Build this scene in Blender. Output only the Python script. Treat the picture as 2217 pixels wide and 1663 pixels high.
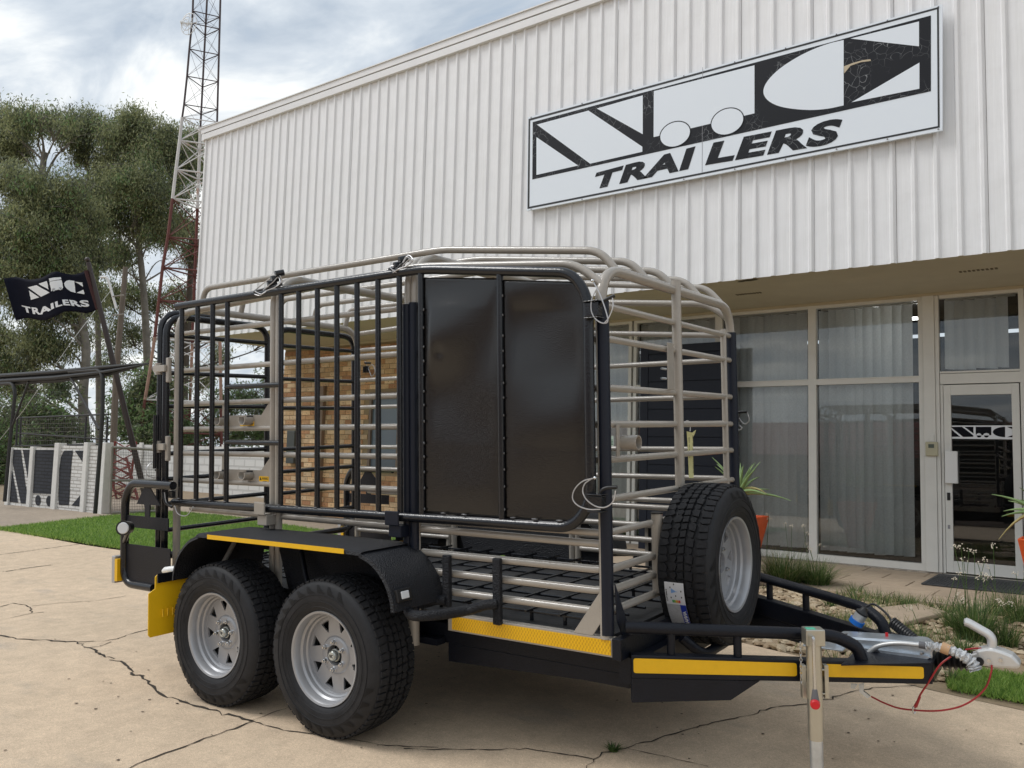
import bpy, math, random
import numpy as np
from math import sin, cos, pi, radians
from mathutils import Vector, Matrix
random.seed(7); rng = np.random.default_rng(7)
for o in list(bpy.data.objects): bpy.data.objects.remove(o)
S = bpy.context.scene; C = S.collection

# ---------------------------------------------------------------- camera, calibrated on the place
F_, CX, CY = 1806.18, 1108.5, 831.5
def _basis(yaw, pitch, roll):
    f = Vector((sin(yaw)*cos(pitch), cos(yaw)*cos(pitch), sin(pitch)))
    r = Vector((cos(yaw), -sin(yaw), 0)); u = r.cross(f)
    c, s = cos(roll), sin(roll)
    return r*c + u*s, u*c - r*s, f
CR, CU, CF = _basis(-0.60377, 0.05105, -0.01059)
CT = Vector((1.61663, -2.98620, 1.40828))                 # in trailer axes
_ud = Vector((0.0108, 0.0486, 1)).normalized()
_hd = Vector((cos(-0.0334), sin(-0.0334), 0)); _hd = (_hd - _ud*_hd.dot(_ud)).normalized()
_nd = _ud.cross(_hd)
MB3 = Matrix((_hd, _nd, _ud))                              # trailer axes -> level world axes
cr, cu, cf, cc = MB3@CR, MB3@CU, MB3@CF, MB3@CT
def _hit(c, r, u, f, px, py, ax, val):
    d = f + r*((px-CX)/F_) - u*((py-CY)/F_)
    return c + d*((val-c[ax])/d[ax])
def PT(px, py, ax, val): return _hit(CT, CR, CU, CF, px, py, ax, val)
def PB(px, py, ax, val): return _hit(cc, cr, cu, cf, px, py, ax, val)
def PD(px, py, dist): return cc + (cf + cr*((px-CX)/F_) - cu*((py-CY)/F_))*dist
def gz(x, y):                                              # ground height: sloping drive, level yard
    a = (.00915*x + .0489*y)/.99876; b = .10; k = .03
    h = max(k-abs(a-b), 0)/k
    return max(min(a, b) - h*h*k*.25, -1.1)
def PG(px, py):
    d = cf + cr*((px-CX)/F_) - cu*((py-CY)/F_)
    t = 1.0
    for i in range(60):
        p = cc + d*t
        t += (p.z - gz(p.x, p.y))/(-d.z + .0489*d.y*0)*.9
    p = cc + d*t; return Vector((p.x, p.y, gz(p.x, p.y)))

cam = bpy.data.cameras.new('camera'); co = bpy.data.objects.new('camera', cam); C.objects.link(co)
cam.lens = F_/2217*36; cam.sensor_width = 36; cam.clip_end = 900; cam.clip_start = .05
co.matrix_world = Matrix.Translation(cc) @ Matrix((cr, cu, -cf)).transposed().to_4x4()
S.camera = co
# ---------------------------------------------------------------- world and sun
SUN_EL, SUN_AZ = radians(50), radians(238)                 # azimuth clockwise from +Y (sun behind-left of camera)
W = bpy.data.worlds.new('World'); S.world = W; W.use_nodes = True
nt = W.node_tree; nt.nodes.clear(); N = nt.nodes.new; L = nt.links.new
out = N('ShaderNodeOutputWorld'); bg = N('ShaderNodeBackground'); bg.inputs['Strength'].default_value = .1
L(bg.outputs[0], out.inputs[0])
sky = N('ShaderNodeTexSky'); sky.sky_type = 'NISHITA'; sky.sun_disc = False
sky.sun_elevation = SUN_EL; sky.sun_rotation = SUN_AZ; sky.air_density = 1.2; sky.dust_density = 2
tc = N('ShaderNodeTexCoord'); sep = N('ShaderNodeSeparateXYZ'); L(tc.outputs['Generated'], sep.inputs[0])
def wm(op, a, b=None, c=None):
    n = N('ShaderNodeMath'); n.operation = op
    for i, v in enumerate((a, b, c)):
        if v is None: continue
        if isinstance(v, (int, float)): n.inputs[i].default_value = v
        else: L(v, n.inputs[i])
    return n.outputs[0]
zz = wm('ADD', wm('MAXIMUM', sep.outputs[2], 0.0), .16)
cx_ = wm('DIVIDE', sep.outputs[0], zz); cy_ = wm('DIVIDE', sep.outputs[1], zz)
cmb = N('ShaderNodeCombineXYZ'); L(cx_, cmb.inputs[0]); L(cy_, cmb.inputs[1])
mp = N('ShaderNodeMapping'); mp.inputs['Rotation'].default_value = (0, 0, radians(62)); mp.inputs['Scale'].default_value = (1.9, 3.6, 1)
mp.inputs['Location'].default_value = (3.4, 1.3, 0)
L(cmb.outputs[0], mp.inputs[0])
n1 = N('ShaderNodeTexNoise'); n1.inputs['Scale'].default_value = 1.0; n1.inputs['Detail'].default_value = 7; n1.inputs['Roughness'].default_value = .55; n1.inputs['Distortion'].default_value = .5
L(mp.outputs[0], n1.inputs['Vector'])
n2 = N('ShaderNodeTexNoise'); n2.inputs['Scale'].default_value = .42; n2.inputs['Detail'].default_value = 3
L(cmb.outputs[0], n2.inputs['Vector'])
mixn = wm('ADD', wm('MULTIPLY', n1.outputs['Fac'], .72), wm('MULTIPLY', n2.outputs['Fac'], .28))
rp = N('ShaderNodeValToRGB'); cr_ = rp.color_ramp
cr_.elements[0].position = .39; cr_.elements[0].color = (3.2, 4.0, 5.0, 1)
cr_.elements[1].position = .61; cr_.elements[1].color = (8.9, 9.0, 8.8, 1)
e = cr_.elements.new(.45); e.color = (4.2, 4.8, 5.5, 1)
e = cr_.elements.new(.52); e.color = (5.7, 6.2, 6.7, 1)
L(mixn, rp.inputs[0])
# brighter haze towards the horizon
hz = wm('POWER', wm('SUBTRACT', 1.0, wm('MINIMUM', wm('MAXIMUM', sep.outputs[2], 0.0), 1.0)), 7.0)
mh = N('ShaderNodeMixRGB'); L(wm('MULTIPLY', hz, .5), mh.inputs[0]); L(rp.outputs[0], mh.inputs[1]); mh.inputs[2].default_value = (7.2, 7.5, 7.7, 1)
mk = N('ShaderNodeMixRGB'); mk.inputs[0].default_value = .93; L(sky.outputs[0], mk.inputs[1]); L(mh.outputs[0], mk.inputs[2])
L(mk.outputs[0], bg.inputs[0])
sl = bpy.data.lights.new('sun', 'SUN'); sl.energy = 1.5; sl.angle = radians(24); sl.color = (1, .985, .965)
so = bpy.data.objects.new('sun', sl); C.objects.link(so)
sd = Vector((sin(SUN_AZ)*cos(SUN_EL), cos(SUN_AZ)*cos(SUN_EL), sin(SUN_EL)))
so.rotation_euler = sd.to_track_quat('Z', 'Y').to_euler(); so.location = (0, 0, 30)
S.view_settings.view_transform = 'Standard'; S.view_settings.look = 'None'; S.view_settings.exposure = .38; S.view_settings.gamma = 1
try: S.view_settings.use_curve_mapping = False
except Exception: pass

# ---------------------------------------------------------------- materials
MATS = {}
def mat(name, col, rough=.6, metal=0., var=0., vs=8., bump=0., bs=60., col2=None, cs=3., cdist=(.4,.6), emit=None, spec=None, coat=0., rnd=0., streak=None, bdist=.01):
    if name in MATS: return MATS[name]
    m = bpy.data.materials.new(name); m.use_nodes = True; t = m.node_tree; b = t.nodes['Principled BSDF']
    nn = t.nodes.new; ll = t.links.new
    b.inputs['Roughness'].default_value = rough; b.inputs['Metallic'].default_value = metal
    if spec is not None: b.inputs['Specular IOR Level'].default_value = spec
    if coat: b.inputs['Coat Weight'].default_value = coat; b.inputs['Coat Roughness'].default_value = .12
    tc = nn('ShaderNodeTexCoord'); vec = tc.outputs['Object']
    if streak:
        q = nn('ShaderNodeMapping'); q.inputs['Scale'].default_value = streak; ll(vec, q.inputs[0]); svec = q.outputs[0]
    else: svec = vec
    r = nn('ShaderNodeRGB'); r.outputs[0].default_value = (*col, 1); cur = r.outputs[0]
    if col2:
        n = nn('ShaderNodeTexNoise'); n.inputs['Scale'].default_value = cs; n.inputs['Detail'].default_value = 8; n.inputs['Roughness'].default_value = .6; ll(svec, n.inputs['Vector'])
        rr = nn('ShaderNodeMapRange'); rr.inputs[1].default_value = cdist[0]; rr.inputs[2].default_value = cdist[1]; ll(n.outputs['Fac'], rr.inputs[0])
        mx = nn('ShaderNodeMixRGB'); ll(rr.outputs[0], mx.inputs[0]); ll(cur, mx.inputs[1]); mx.inputs[2].default_value = (*col2, 1); cur = mx.outputs[0]
    if var:
        n = nn('ShaderNodeTexNoise'); n.inputs['Scale'].default_value = vs; n.inputs['Detail'].default_value = 6; n.inputs['Roughness'].default_value = .65; ll(svec, n.inputs['Vector'])
        rr = nn('ShaderNodeMapRange'); rr.inputs[1].default_value = .25; rr.inputs[2].default_value = .75; rr.inputs[3].default_value = 1-var; rr.inputs[4].default_value = 1+var; ll(n.outputs['Fac'], rr.inputs[0])
        mx = nn('ShaderNodeMixRGB'); mx.blend_type = 'MULTIPLY'; mx.inputs[0].default_value = 1; ll(cur, mx.inputs[1]); ll(rr.outputs[0], mx.inputs[2]); cur = mx.outputs[0]
    if rnd:
        oi = nn('ShaderNodeObjectInfo'); rr = nn('ShaderNodeMapRange'); rr.inputs[3].default_value = 1-rnd; rr.inputs[4].default_value = 1+rnd; ll(oi.outputs['Random'], rr.inputs[0])
        mx = nn('ShaderNodeMixRGB'); mx.blend_type = 'MULTIPLY'; mx.inputs[0].default_value = 1; ll(cur, mx.inputs[1]); ll(rr.outputs[0], mx.inputs[2]); cur = mx.outputs[0]
    ll(cur, b.inputs['Base Color'])
    if bump:
        n = nn('ShaderNodeTexNoise'); n.inputs['Scale'].default_value = bs; n.inputs['Detail'].default_value = 4; ll(vec, n.inputs['Vector'])
        bp = nn('ShaderNodeBump'); bp.inputs['Strength'].default_value = bump; bp.inputs['Distance'].default_value = bdist; ll(n.outputs['Fac'], bp.inputs['Height']); ll(bp.outputs[0], b.inputs['Normal'])
    if emit:
        b.inputs['Emission Color'].default_value = (*emit[:3], 1); b.inputs['Emission Strength'].default_value = emit[3]
    MATS[name] = m; return m
beige = mat('beige enamel', (.345,.312,.27), .24, var=.06, vs=25, bump=.12, bs=90, coat=.5)
blk = mat('black enamel', (.008,.009,.012), .2, bump=.10, bs=120)
blkc = mat('black chassis paint', (.006,.0075,.013), .4, bump=.5, bs=150, var=.2, bdist=.004, spec=.28)
liner = mat('black bedliner coating', (.007,.0085,.013), .48, spec=.4, bump=1., bs=150, bdist=.012, var=.25, vs=120)
navy = mat('navy sleeve', (.008,.011,.021), .42, spec=.3, bump=.1, bs=200)
sheetm = mat('black panel sheet', (.008,.007,.0068), .15, bump=.6, bs=230, bdist=.0015, spec=.6)
rubber = mat('tyre rubber', (.018,.0185,.021), .6, spec=.3, var=.25, vs=30, bump=.25, bs=150, bdist=.003)
rubber2 = mat('tyre dark ornament', (.004,.004,.005), .6, spec=.3)
rubtread = mat('tread rubber', (.016,.0165,.019), .72, spec=.3, var=.3, vs=60, bump=.5, bs=260, bdist=.004)
silver = mat('silver rim paint', (.38,.385,.40), .38, metal=.45, var=.04)
chrome = mat('bright zinc', (.62,.63,.64), .25, metal=1.)
galv = mat('galvanised steel', (.60,.65,.70), .34, metal=.85, var=.16, vs=18, bump=.1, bs=40)
alu = mat('cast aluminium', (.62,.62,.61), .42, metal=.6, var=.1)
zincy = mat('yellow zinc tube', (.50,.485,.42), .30, metal=.8, var=.1)
yel = mat('yellow reflective tape', (.80,.46,.005), .35, var=.05, vs=30)
yel2 = mat('dark yellow facet', (.62,.32,.004), .35)
yelp = mat('yellow mudflap plastic', (.83,.50,.01), .38, var=.05, vs=6)
redp = mat('red plastic', (.62,.012,.02), .35)
redc = mat('red cable', (.30,.012,.015), .4)
bluep = mat('blue plastic', (.015,.17,.62), .35)
whitep = mat('white plastic', (.75,.75,.74), .4)
lens = mat('clear lens', (.70,.72,.74), .15)
blkp = mat('black plastic', (.010,.010,.011), .4)
cablew = mat('clear coated wire', (.55,.55,.56), .3, metal=.5)
wrap = mat('bubble wrap', (.62,.64,.66), .22, bump=1., bs=90, bdist=.02, var=.25, vs=70)
tan = mat('tan parcel tape', (.50,.31,.17), .4)
tagm = mat('pale yellow tag', (.70,.66,.32), .5, var=.1, vs=40)
black_ink = mat('black ink', (.012,.012,.014), .5)
white_ink = mat('white ink', (.75,.77,.80), .5)
paper = mat('label paper', (.72,.73,.76), .45)
grey_ink = mat('grey ink', (.28,.28,.30), .5)
blue_ink = mat('blue ink', (.015,.04,.35), .4)
sky_ink = mat('light blue ink', (.12,.35,.75), .4)
clad = mat('white ribbed cladding', (.78,.78,.79), .5, var=.04, vs=14, streak=(6,6,.22), col2=(.69,.69,.685), cs=5, cdist=(.48,.9), bump=.3, bs=2.2, bdist=.05)
fascia = mat('white fascia flashing', (.72,.715,.715), .5, var=.05, vs=4)
soffm = mat('soffit paint', (.54,.49,.38), .75, var=.05, vs=2, col2=(.50,.45,.345), cs=1.2)
frame = mat('white aluminium frame', (.70,.69,.65), .4, var=.05, vs=5)
concr = mat('plinth concrete', (.33,.29,.24), .9, var=.4, vs=25, bump=.6, bs=60)
board = mat('sign white board', (.74,.79,.85), .38)
mortar = mat('mortar', (.30,.225,.13), .95, var=.15, vs=30, bump=.4, bs=80)
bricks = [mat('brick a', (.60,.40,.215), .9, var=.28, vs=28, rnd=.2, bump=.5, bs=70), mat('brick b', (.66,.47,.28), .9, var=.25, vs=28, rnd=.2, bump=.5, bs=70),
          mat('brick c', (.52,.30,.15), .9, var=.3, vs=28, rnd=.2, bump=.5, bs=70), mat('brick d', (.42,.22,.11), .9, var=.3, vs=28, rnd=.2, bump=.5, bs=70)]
blind = mat('blind fabric', (.86,.88,.86), .85, var=.12, vs=9, streak=(6,6,22), rnd=.05)
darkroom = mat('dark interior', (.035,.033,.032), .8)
doorn = mat('navy painted timber', (.009,.012,.022), .5, spec=.3, bump=.2, bs=40)
orange = mat('orange painted pot', (.62,.085,.012), .55, var=.14, vs=6, bump=.5, bs=50)
aloe1 = mat('aloe leaf', (.20,.30,.12), .5, var=.25, vs=10)
aloe2 = mat('dry aloe leaf', (.38,.33,.14), .7, var=.2)
grassm = [mat('grass light', (.34,.46,.11), .6), mat('grass mid', (.22,.36,.065), .6), mat('grass dark', (.10,.20,.03), .65)]
tuftm = [mat('tuft light', (.20,.27,.09), .6), mat('tuft mid', (.10,.17,.045), .6), mat('tuft dark', (.05,.09,.03), .65), mat('tuft straw', (.42,.36,.18), .7)]
rocks = [mat('rock a', (.36,.28,.18), .9, var=.3, bump=.4, bs=40), mat('rock b', (.44,.355,.245), .9, var=.3, bump=.4, bs=40), mat('rock c', (.30,.22,.14), .9, var=.2)]
paver = mat('paving slab', (.37,.29,.21), .85, var=.14, vs=7, rnd=.06, bump=.3, bs=70)
matm = mat('rubber mat', (.045,.047,.05), .8, var=.3, vs=40, bump=.8, bs=60)
leafm = [mat('leaf light', (.33,.345,.17), .55), mat('leaf mid', (.22,.245,.12), .55), mat('leaf dark', (.105,.12,.075), .6), mat('leaf fresh', (.17,.27,.10), .5)]
bark = mat('grey bark', (.20,.18,.15), .9, var=.35, vs=3, bump=.5, bs=8, bdist=.05)
barkd = mat('dark bark', (.09,.072,.055), .9, var=.3, vs=4)
wood = mat('weathered pole wood', (.15,.125,.10), .9, var=.25, vs=4, streak=(4,4,.5))
t_dark = mat('tower backlit red', (.060,.040,.042), .6)  # red of the top bands, with the backlit darkness put into the colour
t_white = mat('tower white', (.62,.60,.58), .6, var=.15, vs=1.5, col2=(.42,.20,.12), cs=2, cdist=(.58,.72))
t_red = mat('tower red', (.13,.04,.032), .7, var=.3, vs=2)
t_rust = mat('tower rust', (.36,.22,.165), .75, var=.25, vs=1.5)
wallw = mat('whitewashed block', (.68,.67,.64), .85, var=.08, vs=8, bump=.3, bs=30)
shade = mat('black shade net', (.012,.013,.015), .6, bump=.3, bs=30)
flagm = mat('flag cloth', (.006,.007,.015), .8, spec=.15, bump=.2, bs=60)
pole_m = mat('flagpole brown', (.035,.024,.022), .5)

def brickmat(name, c1, c2, mort, sc, bw=.5, rh=.25):
    m = mat(name, c1, .85); t = m.node_tree; b = t.nodes['Principled BSDF']
    tc = t.nodes.new('ShaderNodeTexCoord'); sp = t.nodes.new('ShaderNodeSeparateXYZ'); cb = t.nodes.new('ShaderNodeCombineXYZ')
    t.links.new(tc.outputs['Object'], sp.inputs[0]); t.links.new(sp.outputs[0], cb.inputs[0]); t.links.new(sp.outputs[2], cb.inputs[1])
    br = t.nodes.new('ShaderNodeTexBrick'); br.inputs['Scale'].default_value = sc; br.inputs['Color1'].default_value = (*c1,1); br.inputs['Color2'].default_value = (*c2,1); br.inputs['Mortar'].default_value = (*mort,1)
    br.inputs['Mortar Size'].default_value = .035; br.inputs['Brick Width'].default_value = bw; br.inputs['Row Height'].default_value = rh
    t.links.new(cb.outputs[0], br.inputs['Vector']); t.links.new(br.outputs['Color'], b.inputs['Base Color'])
    bp = t.nodes.new('ShaderNodeBump'); bp.invert = True; bp.inputs['Distance'].default_value = .012; t.links.new(br.outputs['Fac'], bp.inputs['Height']); t.links.new(bp.outputs[0], b.inputs['Normal'])
    return m
vib_w = brickmat('vibracrete white', (.70,.70,.68), (.66,.65,.63), (.42,.40,.37), 4.0, .9, .25)
vib_b = brickmat('vibracrete black', (.030,.034,.044), (.022,.025,.034), (.012,.013,.016), 4.0, .9, .25)

def ground_mat(name, c1, c2, c3, fine=220):
    m = mat(name, c1, .88); t = m.node_tree; b = t.nodes['Principled BSDF']; nn = t.nodes.new; ll = t.links.new
    tc = nn('ShaderNodeTexCoord').outputs['Object']
    def noise(s, d=6, r=.6, st=None):
        v = tc
        if st: q = nn('ShaderNodeMapping'); q.inputs['Scale'].default_value = st; q.inputs['Rotation'].default_value = (0,0,.5); ll(tc, q.inputs[0]); v = q.outputs[0]
        n = nn('ShaderNodeTexNoise'); n.inputs['Scale'].default_value = s; n.inputs['Detail'].default_value = d; n.inputs['Roughness'].default_value = r; ll(v, n.inputs['Vector']); return n.outputs['Fac']
    def mr(x, a, bb, c=0, d=1):
        r = nn('ShaderNodeMapRange'); r.inputs[1].default_value = a; r.inputs[2].default_value = bb; r.inputs[3].default_value = c; r.inputs[4].default_value = d; ll(x, r.inputs[0]); return r.outputs[0]
    def mix(f, a, bb, mode='MIX'):
        x = nn('ShaderNodeMixRGB'); x.blend_type = mode
        for i, v in enumerate((f, a, bb)):
            if isinstance(v, float): x.inputs[i].default_value = v
            elif isinstance(v, tuple): x.inputs[i].default_value = (*v, 1)
            else: ll(v, x.inputs[i])
        return x.outputs[0]
    c = mix(mr(noise(.55, 5), .38, .66), c1, c2)
    c = mix(mr(noise(1.7, 8, .7, (1,2.6,1)), .56, .74, 0, .75), c, c3)
    c = mix(mr(noise(.8, 4, .5, (1,2.2,1)), .62, .72, 0, .45), c, (.27,.265,.26)); c = mix(mr(noise(2.3, 6, .7), .62, .70, 0, .30), c, (.62,.50,.36))
    c = mix(1.0, c, mr(noise(9, 6, .7), .3, .7, .86, 1.12), 'MULTIPLY')
    c = mix(1.0, c, mr(noise(fine, 3, .8), .3, .7, .66, 1.3), 'MULTIPLY')
    c = mix(1.0, c, mr(noise(70, 3, .7), .3, .7, .90, 1.1), 'MULTIPLY')
    c = mix(mr(noise(14, 4, .6), .71, .76, 0, .6), c, (.13,.11,.09))
    ll(c, b.inputs['Base Color'])
    bp = nn('ShaderNodeBump'); bp.inputs['Strength'].default_value = .5; bp.inputs['Distance'].default_value = .004; ll(noise(fine*.7, 4, .7), bp.inputs['Height']); ll(bp.outputs[0], b.inputs['Normal'])
    return m
drive = ground_mat('worn tan concrete', (.61,.47,.33), (.54,.42,.295), (.42,.345,.26))
pathm = ground_mat('grey path concrete', (.36,.29,.22), (.31,.25,.19), (.26,.215,.17))
soil = ground_mat('bare soil', (.24,.175,.11), (.28,.21,.13), (.16,.12,.08))
lawnm = ground_mat('lawn thatch', (.10,.19,.035), (.13,.22,.045), (.08,.15,.03), 120)

gl = bpy.data.materials.new('window glass'); gl.use_nodes = True; t = gl.node_tree; t.nodes.clear()
o_ = t.nodes.new('ShaderNodeOutputMaterial'); mx_ = t.nodes.new('ShaderNodeMixShader'); tr_ = t.nodes.new('ShaderNodeBsdfTransparent'); g_ = t.nodes.new('ShaderNodeBsdfGlossy'); fr_ = t.nodes.new('ShaderNodeFresnel')
g_.inputs['Roughness'].default_value = 0.004; tr_.inputs[0].default_value = (.95,.96,.96,1); fr_.inputs[0].default_value = 1.6
mm_ = t.nodes.new('ShaderNodeMath'); mm_.operation = 'MULTIPLY'; mm_.inputs[1].default_value = 1.1; mm_.use_clamp = True
t.links.new(fr_.outputs[0], mm_.inputs[0]); t.links.new(mm_.outputs[0], mx_.inputs[0]); t.links.new(tr_.outputs[0], mx_.inputs[1]); t.links.new(g_.outputs[0], mx_.inputs[2]); t.links.new(mx_.outputs[0], o_.inputs[0])

for m_, w_ in [(q_, .45) for q_ in leafm+grassm+tuftm] + [(blind, .15)]:       # thin leaves and cloth let light through
    t = m_.node_tree; b_ = t.nodes['Principled BSDF']; o_ = t.nodes['Material Output']; tl_ = t.nodes.new('ShaderNodeBsdfTranslucent'); ms_ = t.nodes.new('ShaderNodeMixShader'); ms_.inputs[0].default_value = w_
    t.links.new(b_.inputs['Base Color'].links[0].from_socket, tl_.inputs[0]); t.links.new(b_.outputs[0], ms_.inputs[1]); t.links.new(tl_.outputs[0], ms_.inputs[2]); t.links.new(ms_.outputs[0], o_.inputs[0])
# ---------------------------------------------------------------- mesh helpers
class MB:
    def __init__(s): s.v = []; s.f = []; s.m = []; s.mi = 0
    def add(s, vs, fs):
        b = len(s.v); s.v += [tuple(v) for v in vs]; s.f += [tuple(b+i for i in f) for f in fs]; s.m += [s.mi]*len(fs); return s
    def box(s, a, b, R=None, at=None):
        x0,y0,z0 = a; x1,y1,z1 = b
        vs = [Vector(p) for p in ((x0,y0,z0),(x1,y0,z0),(x1,y1,z0),(x0,y1,z0),(x0,y0,z1),(x1,y0,z1),(x1,y1,z1),(x0,y1,z1))]
        if R is not None: vs = [R@v for v in vs]
        if at is not None: vs = [v+Vector(at) for v in vs]
        return s.add(vs, [(0,3,2,1),(4,5,6,7),(0,1,5,4),(1,2,6,5),(2,3,7,6),(3,0,4,7)])
    def prism(s, pts, d):                                  # polygon extruded by vector d
        pts = [Vector(p) for p in pts]; d = Vector(d); n = len(pts)
        vs = pts + [p+d for p in pts]
        return s.add(vs, [tuple(range(n-1,-1,-1)), tuple(range(n, 2*n))] + [(i,(i+1)%n,n+(i+1)%n,n+i) for i in range(n)])
    def poly(s, pts): return s.add(pts, [tuple(range(len(pts)))])
    def tube(s, path, r, n=10, cap=True, closed=False):
        P = [Vector(p) for p in path]; m = len(P)
        if not hasattr(r, '__len__'): r = [r]*m
        rings = []; up = None
        for i in range(m):
            if closed: t = P[(i+1)%m]-P[i-1]
            else: t = P[min(i+1,m-1)]-P[max(i-1,0)]
            t = t.normalized() if t.length > 1e-9 else Vector((0,0,1))
            if up is None:
                up = Vector((0,0,1)) if abs(t.z) < .9 else Vector((1,0,0))
            up = up - t*up.dot(t); up = up.normalized() if up.length > 1e-6 else t.orthogonal().normalized()
            sd_ = t.cross(up); rings.append([P[i] + (up*cos(2*pi*k/n)+sd_*sin(2*pi*k/n))*r[i] for k in range(n)])
        vs = [v for R_ in rings for v in R_]; fs = []
        for i in range(m if closed else m-1):
            a = i*n; b = ((i+1)%m)*n
            fs += [(a+k, a+(k+1)%n, b+(k+1)%n, b+k) for k in range(n)]
        if cap and not closed: fs += [tuple(range(n-1,-1,-1)), tuple((m-1)*n+k for k in range(n))]
        return s.add(vs, fs)
    def lathe(s, prof, o=(0,0,0), ax='y', n=48, close=False):   # prof: (radius, along-axis)
        vs = []; m = len(prof)
        for k in range(n):
            a = 2*pi*k/n
            for r, h in prof:
                p = {'y': (r*cos(a), h, r*sin(a)), 'x': (h, r*cos(a), r*sin(a)), 'z': (r*cos(a), r*sin(a), h)}[ax]
                vs.append((p[0]+o[0], p[1]+o[1], p[2]+o[2]))
        fs = []
        for k in range(n):
            k2 = (k+1)%n
            for i in range(m-1 if not close else m):
                j = (i+1)%m; fs.append((k*m+i, k2*m+i, k2*m+j, k*m+j))
        return s.add(vs, fs)
    def ico(s, c, r, sc=(1,1,1), jit=0.):
        t = (1+5**.5)/2
        V = [(-1,t,0),(1,t,0),(-1,-t,0),(1,-t,0),(0,-1,t),(0,1,t),(0,-1,-t),(0,1,-t),(t,0,-1),(t,0,1),(-t,0,-1),(-t,0,1)]
        F = [(0,11,5),(0,5,1),(0,1,7),(0,7,10),(0,10,11),(1,5,9),(5,11,4),(11,10,2),(10,7,6),(7,1,8),(3,9,4),(3,4,2),(3,2,6),(3,6,8),(3,8,9),(4,9,5),(2,4,11),(6,2,10),(8,6,7),(9,8,1)]
        vs = []
        for v in V:
            v = Vector(v).normalized()*r*(1+random.uniform(-jit,jit)); vs.append((c[0]+v.x*sc[0], c[1]+v.y*sc[1], c[2]+v.z*sc[2]))
        return s.add(vs, F)
    def build(s, name, mats, parent=None, smooth=None, loc=None, bev=0):
        me = bpy.data.meshes.new(name); me.from_pydata(s.v, [], s.f)
        if not isinstance(mats, (list, tuple)): mats = [mats]
        for q in mats: me.materials.append(q)
        if len(mats) > 1: me.polygons.foreach_set('material_index', s.m)
        if smooth:
            me.polygons.foreach_set('use_smooth', [True]*len(me.polygons)); me.update()
            try: me.set_sharp_from_angle(angle=radians(smooth))
            except Exception: pass
        me.update()
        o = bpy.data.objects.new(name, me); C.objects.link(o)
        if parent: o.parent = parent
        if loc is not None: o.location = loc
        if bev:
            b = o.modifiers.new('b', 'BEVEL'); b.width = bev; b.segments = 2; b.limit_method = 'ANGLE'
        return o
def rpath(pts, rad, seg=6, closed=False):
    P = [Vector(p) for p in pts]; out_ = []; n = len(P)
    for i in range(n):
        if not closed and i in (0, n-1): out_.append(P[i]); continue
        a, b, c = P[i-1], P[i], P[(i+1)%n]
        u = (a-b); v = (c-b); r = min(rad, u.length*.49, v.length*.49)
        p0 = b+u.normalized()*r; p2 = b+v.normalized()*r
        for k in range(seg+1):
            t = k/seg; out_.append(p0*(1-t)**2 + b*2*t*(1-t) + p2*t*t)
    return out_
def spline(pts, seg=8):
    P = [Vector(p) for p in pts]; P = [P[0]*2-P[1]] + P + [P[-1]*2-P[-2]]; o = []
    for i in range(1, len(P)-2):
        for k in range(seg):
            t = k/seg; a,b,c,d = P[i-1:i+3]
            o.append(.5*((2*b)+(c-a)*t+(2*a-5*b+4*c-d)*t*t+(3*b-a-3*c+d)*t**3))
    o.append(P[-2]); return o
def tube(name, path, r, m, parent=None, n=10, rad=0, closed=False):
    if rad: path = rpath(path, rad, closed=closed)
    return MB().tube(path, r, n, closed=closed).build(name, m, parent, smooth=50)
def box(name, a, b, m, parent=None, bev=0, **k): return MB().box(a, b, **k).build(name, m, parent, bev=bev)
def tag(o, label=None, cat=None, group=None, kind=None):
    if label: o['label'] = label
    if cat: o['category'] = cat
    if group: o['group'] = group
    if kind: o['kind'] = kind
    return o
def thing(name, label, cat, loc=(0,0,0), group=None):
    o = bpy.data.objects.new(name, None); C.objects.link(o); o.location = loc; o.empty_display_size = .2
    return tag(o, label, cat, group)
def dup(o, name=None, parent=None, deep=True):
    c = o.copy(); C.objects.link(c)
    if parent: c.parent = parent
    if deep:
        for ch in list(o.children): dup(ch, parent=c)
    return c
def struct(o): o['kind'] = 'structure'; return o
def text2d(body, bold=.0, shear=0., space=1.):
    cu = bpy.data.curves.new('t', 'FONT'); cu.body = body; cu.size = 1; cu.shear = shear; cu.offset = bold; cu.space_character = space; cu.resolution_u = 4
    ob = bpy.data.objects.new('t', cu); C.objects.link(ob); bpy.context.view_layer.update()
    ev = ob.evaluated_get(bpy.context.evaluated_depsgraph_get()); me = ev.to_mesh()
    V = [(v.co.x, v.co.y) for v in me.vertices]; F = [tuple(p.vertices) for p in me.polygons]; ev.to_mesh_clear()
    bpy.data.objects.remove(ob); bpy.data.curves.remove(cu)
    x0 = min(v[0] for v in V); x1 = max(v[0] for v in V); y0 = min(v[1] for v in V); y1 = max(v[1] for v in V)
    return [((a-x0)/(x1-x0), (b-y0)/(y1-y0)) for a, b in V], F
def text(name, body, fn, m, parent=None, **k):
    V, F = text2d(body, **k); return MB().add([fn(u, v) for u, v in V], F).build(name, m, parent)
def lerp(a, b, t): return Vector(a)*(1-t)+Vector(b)*t

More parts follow.
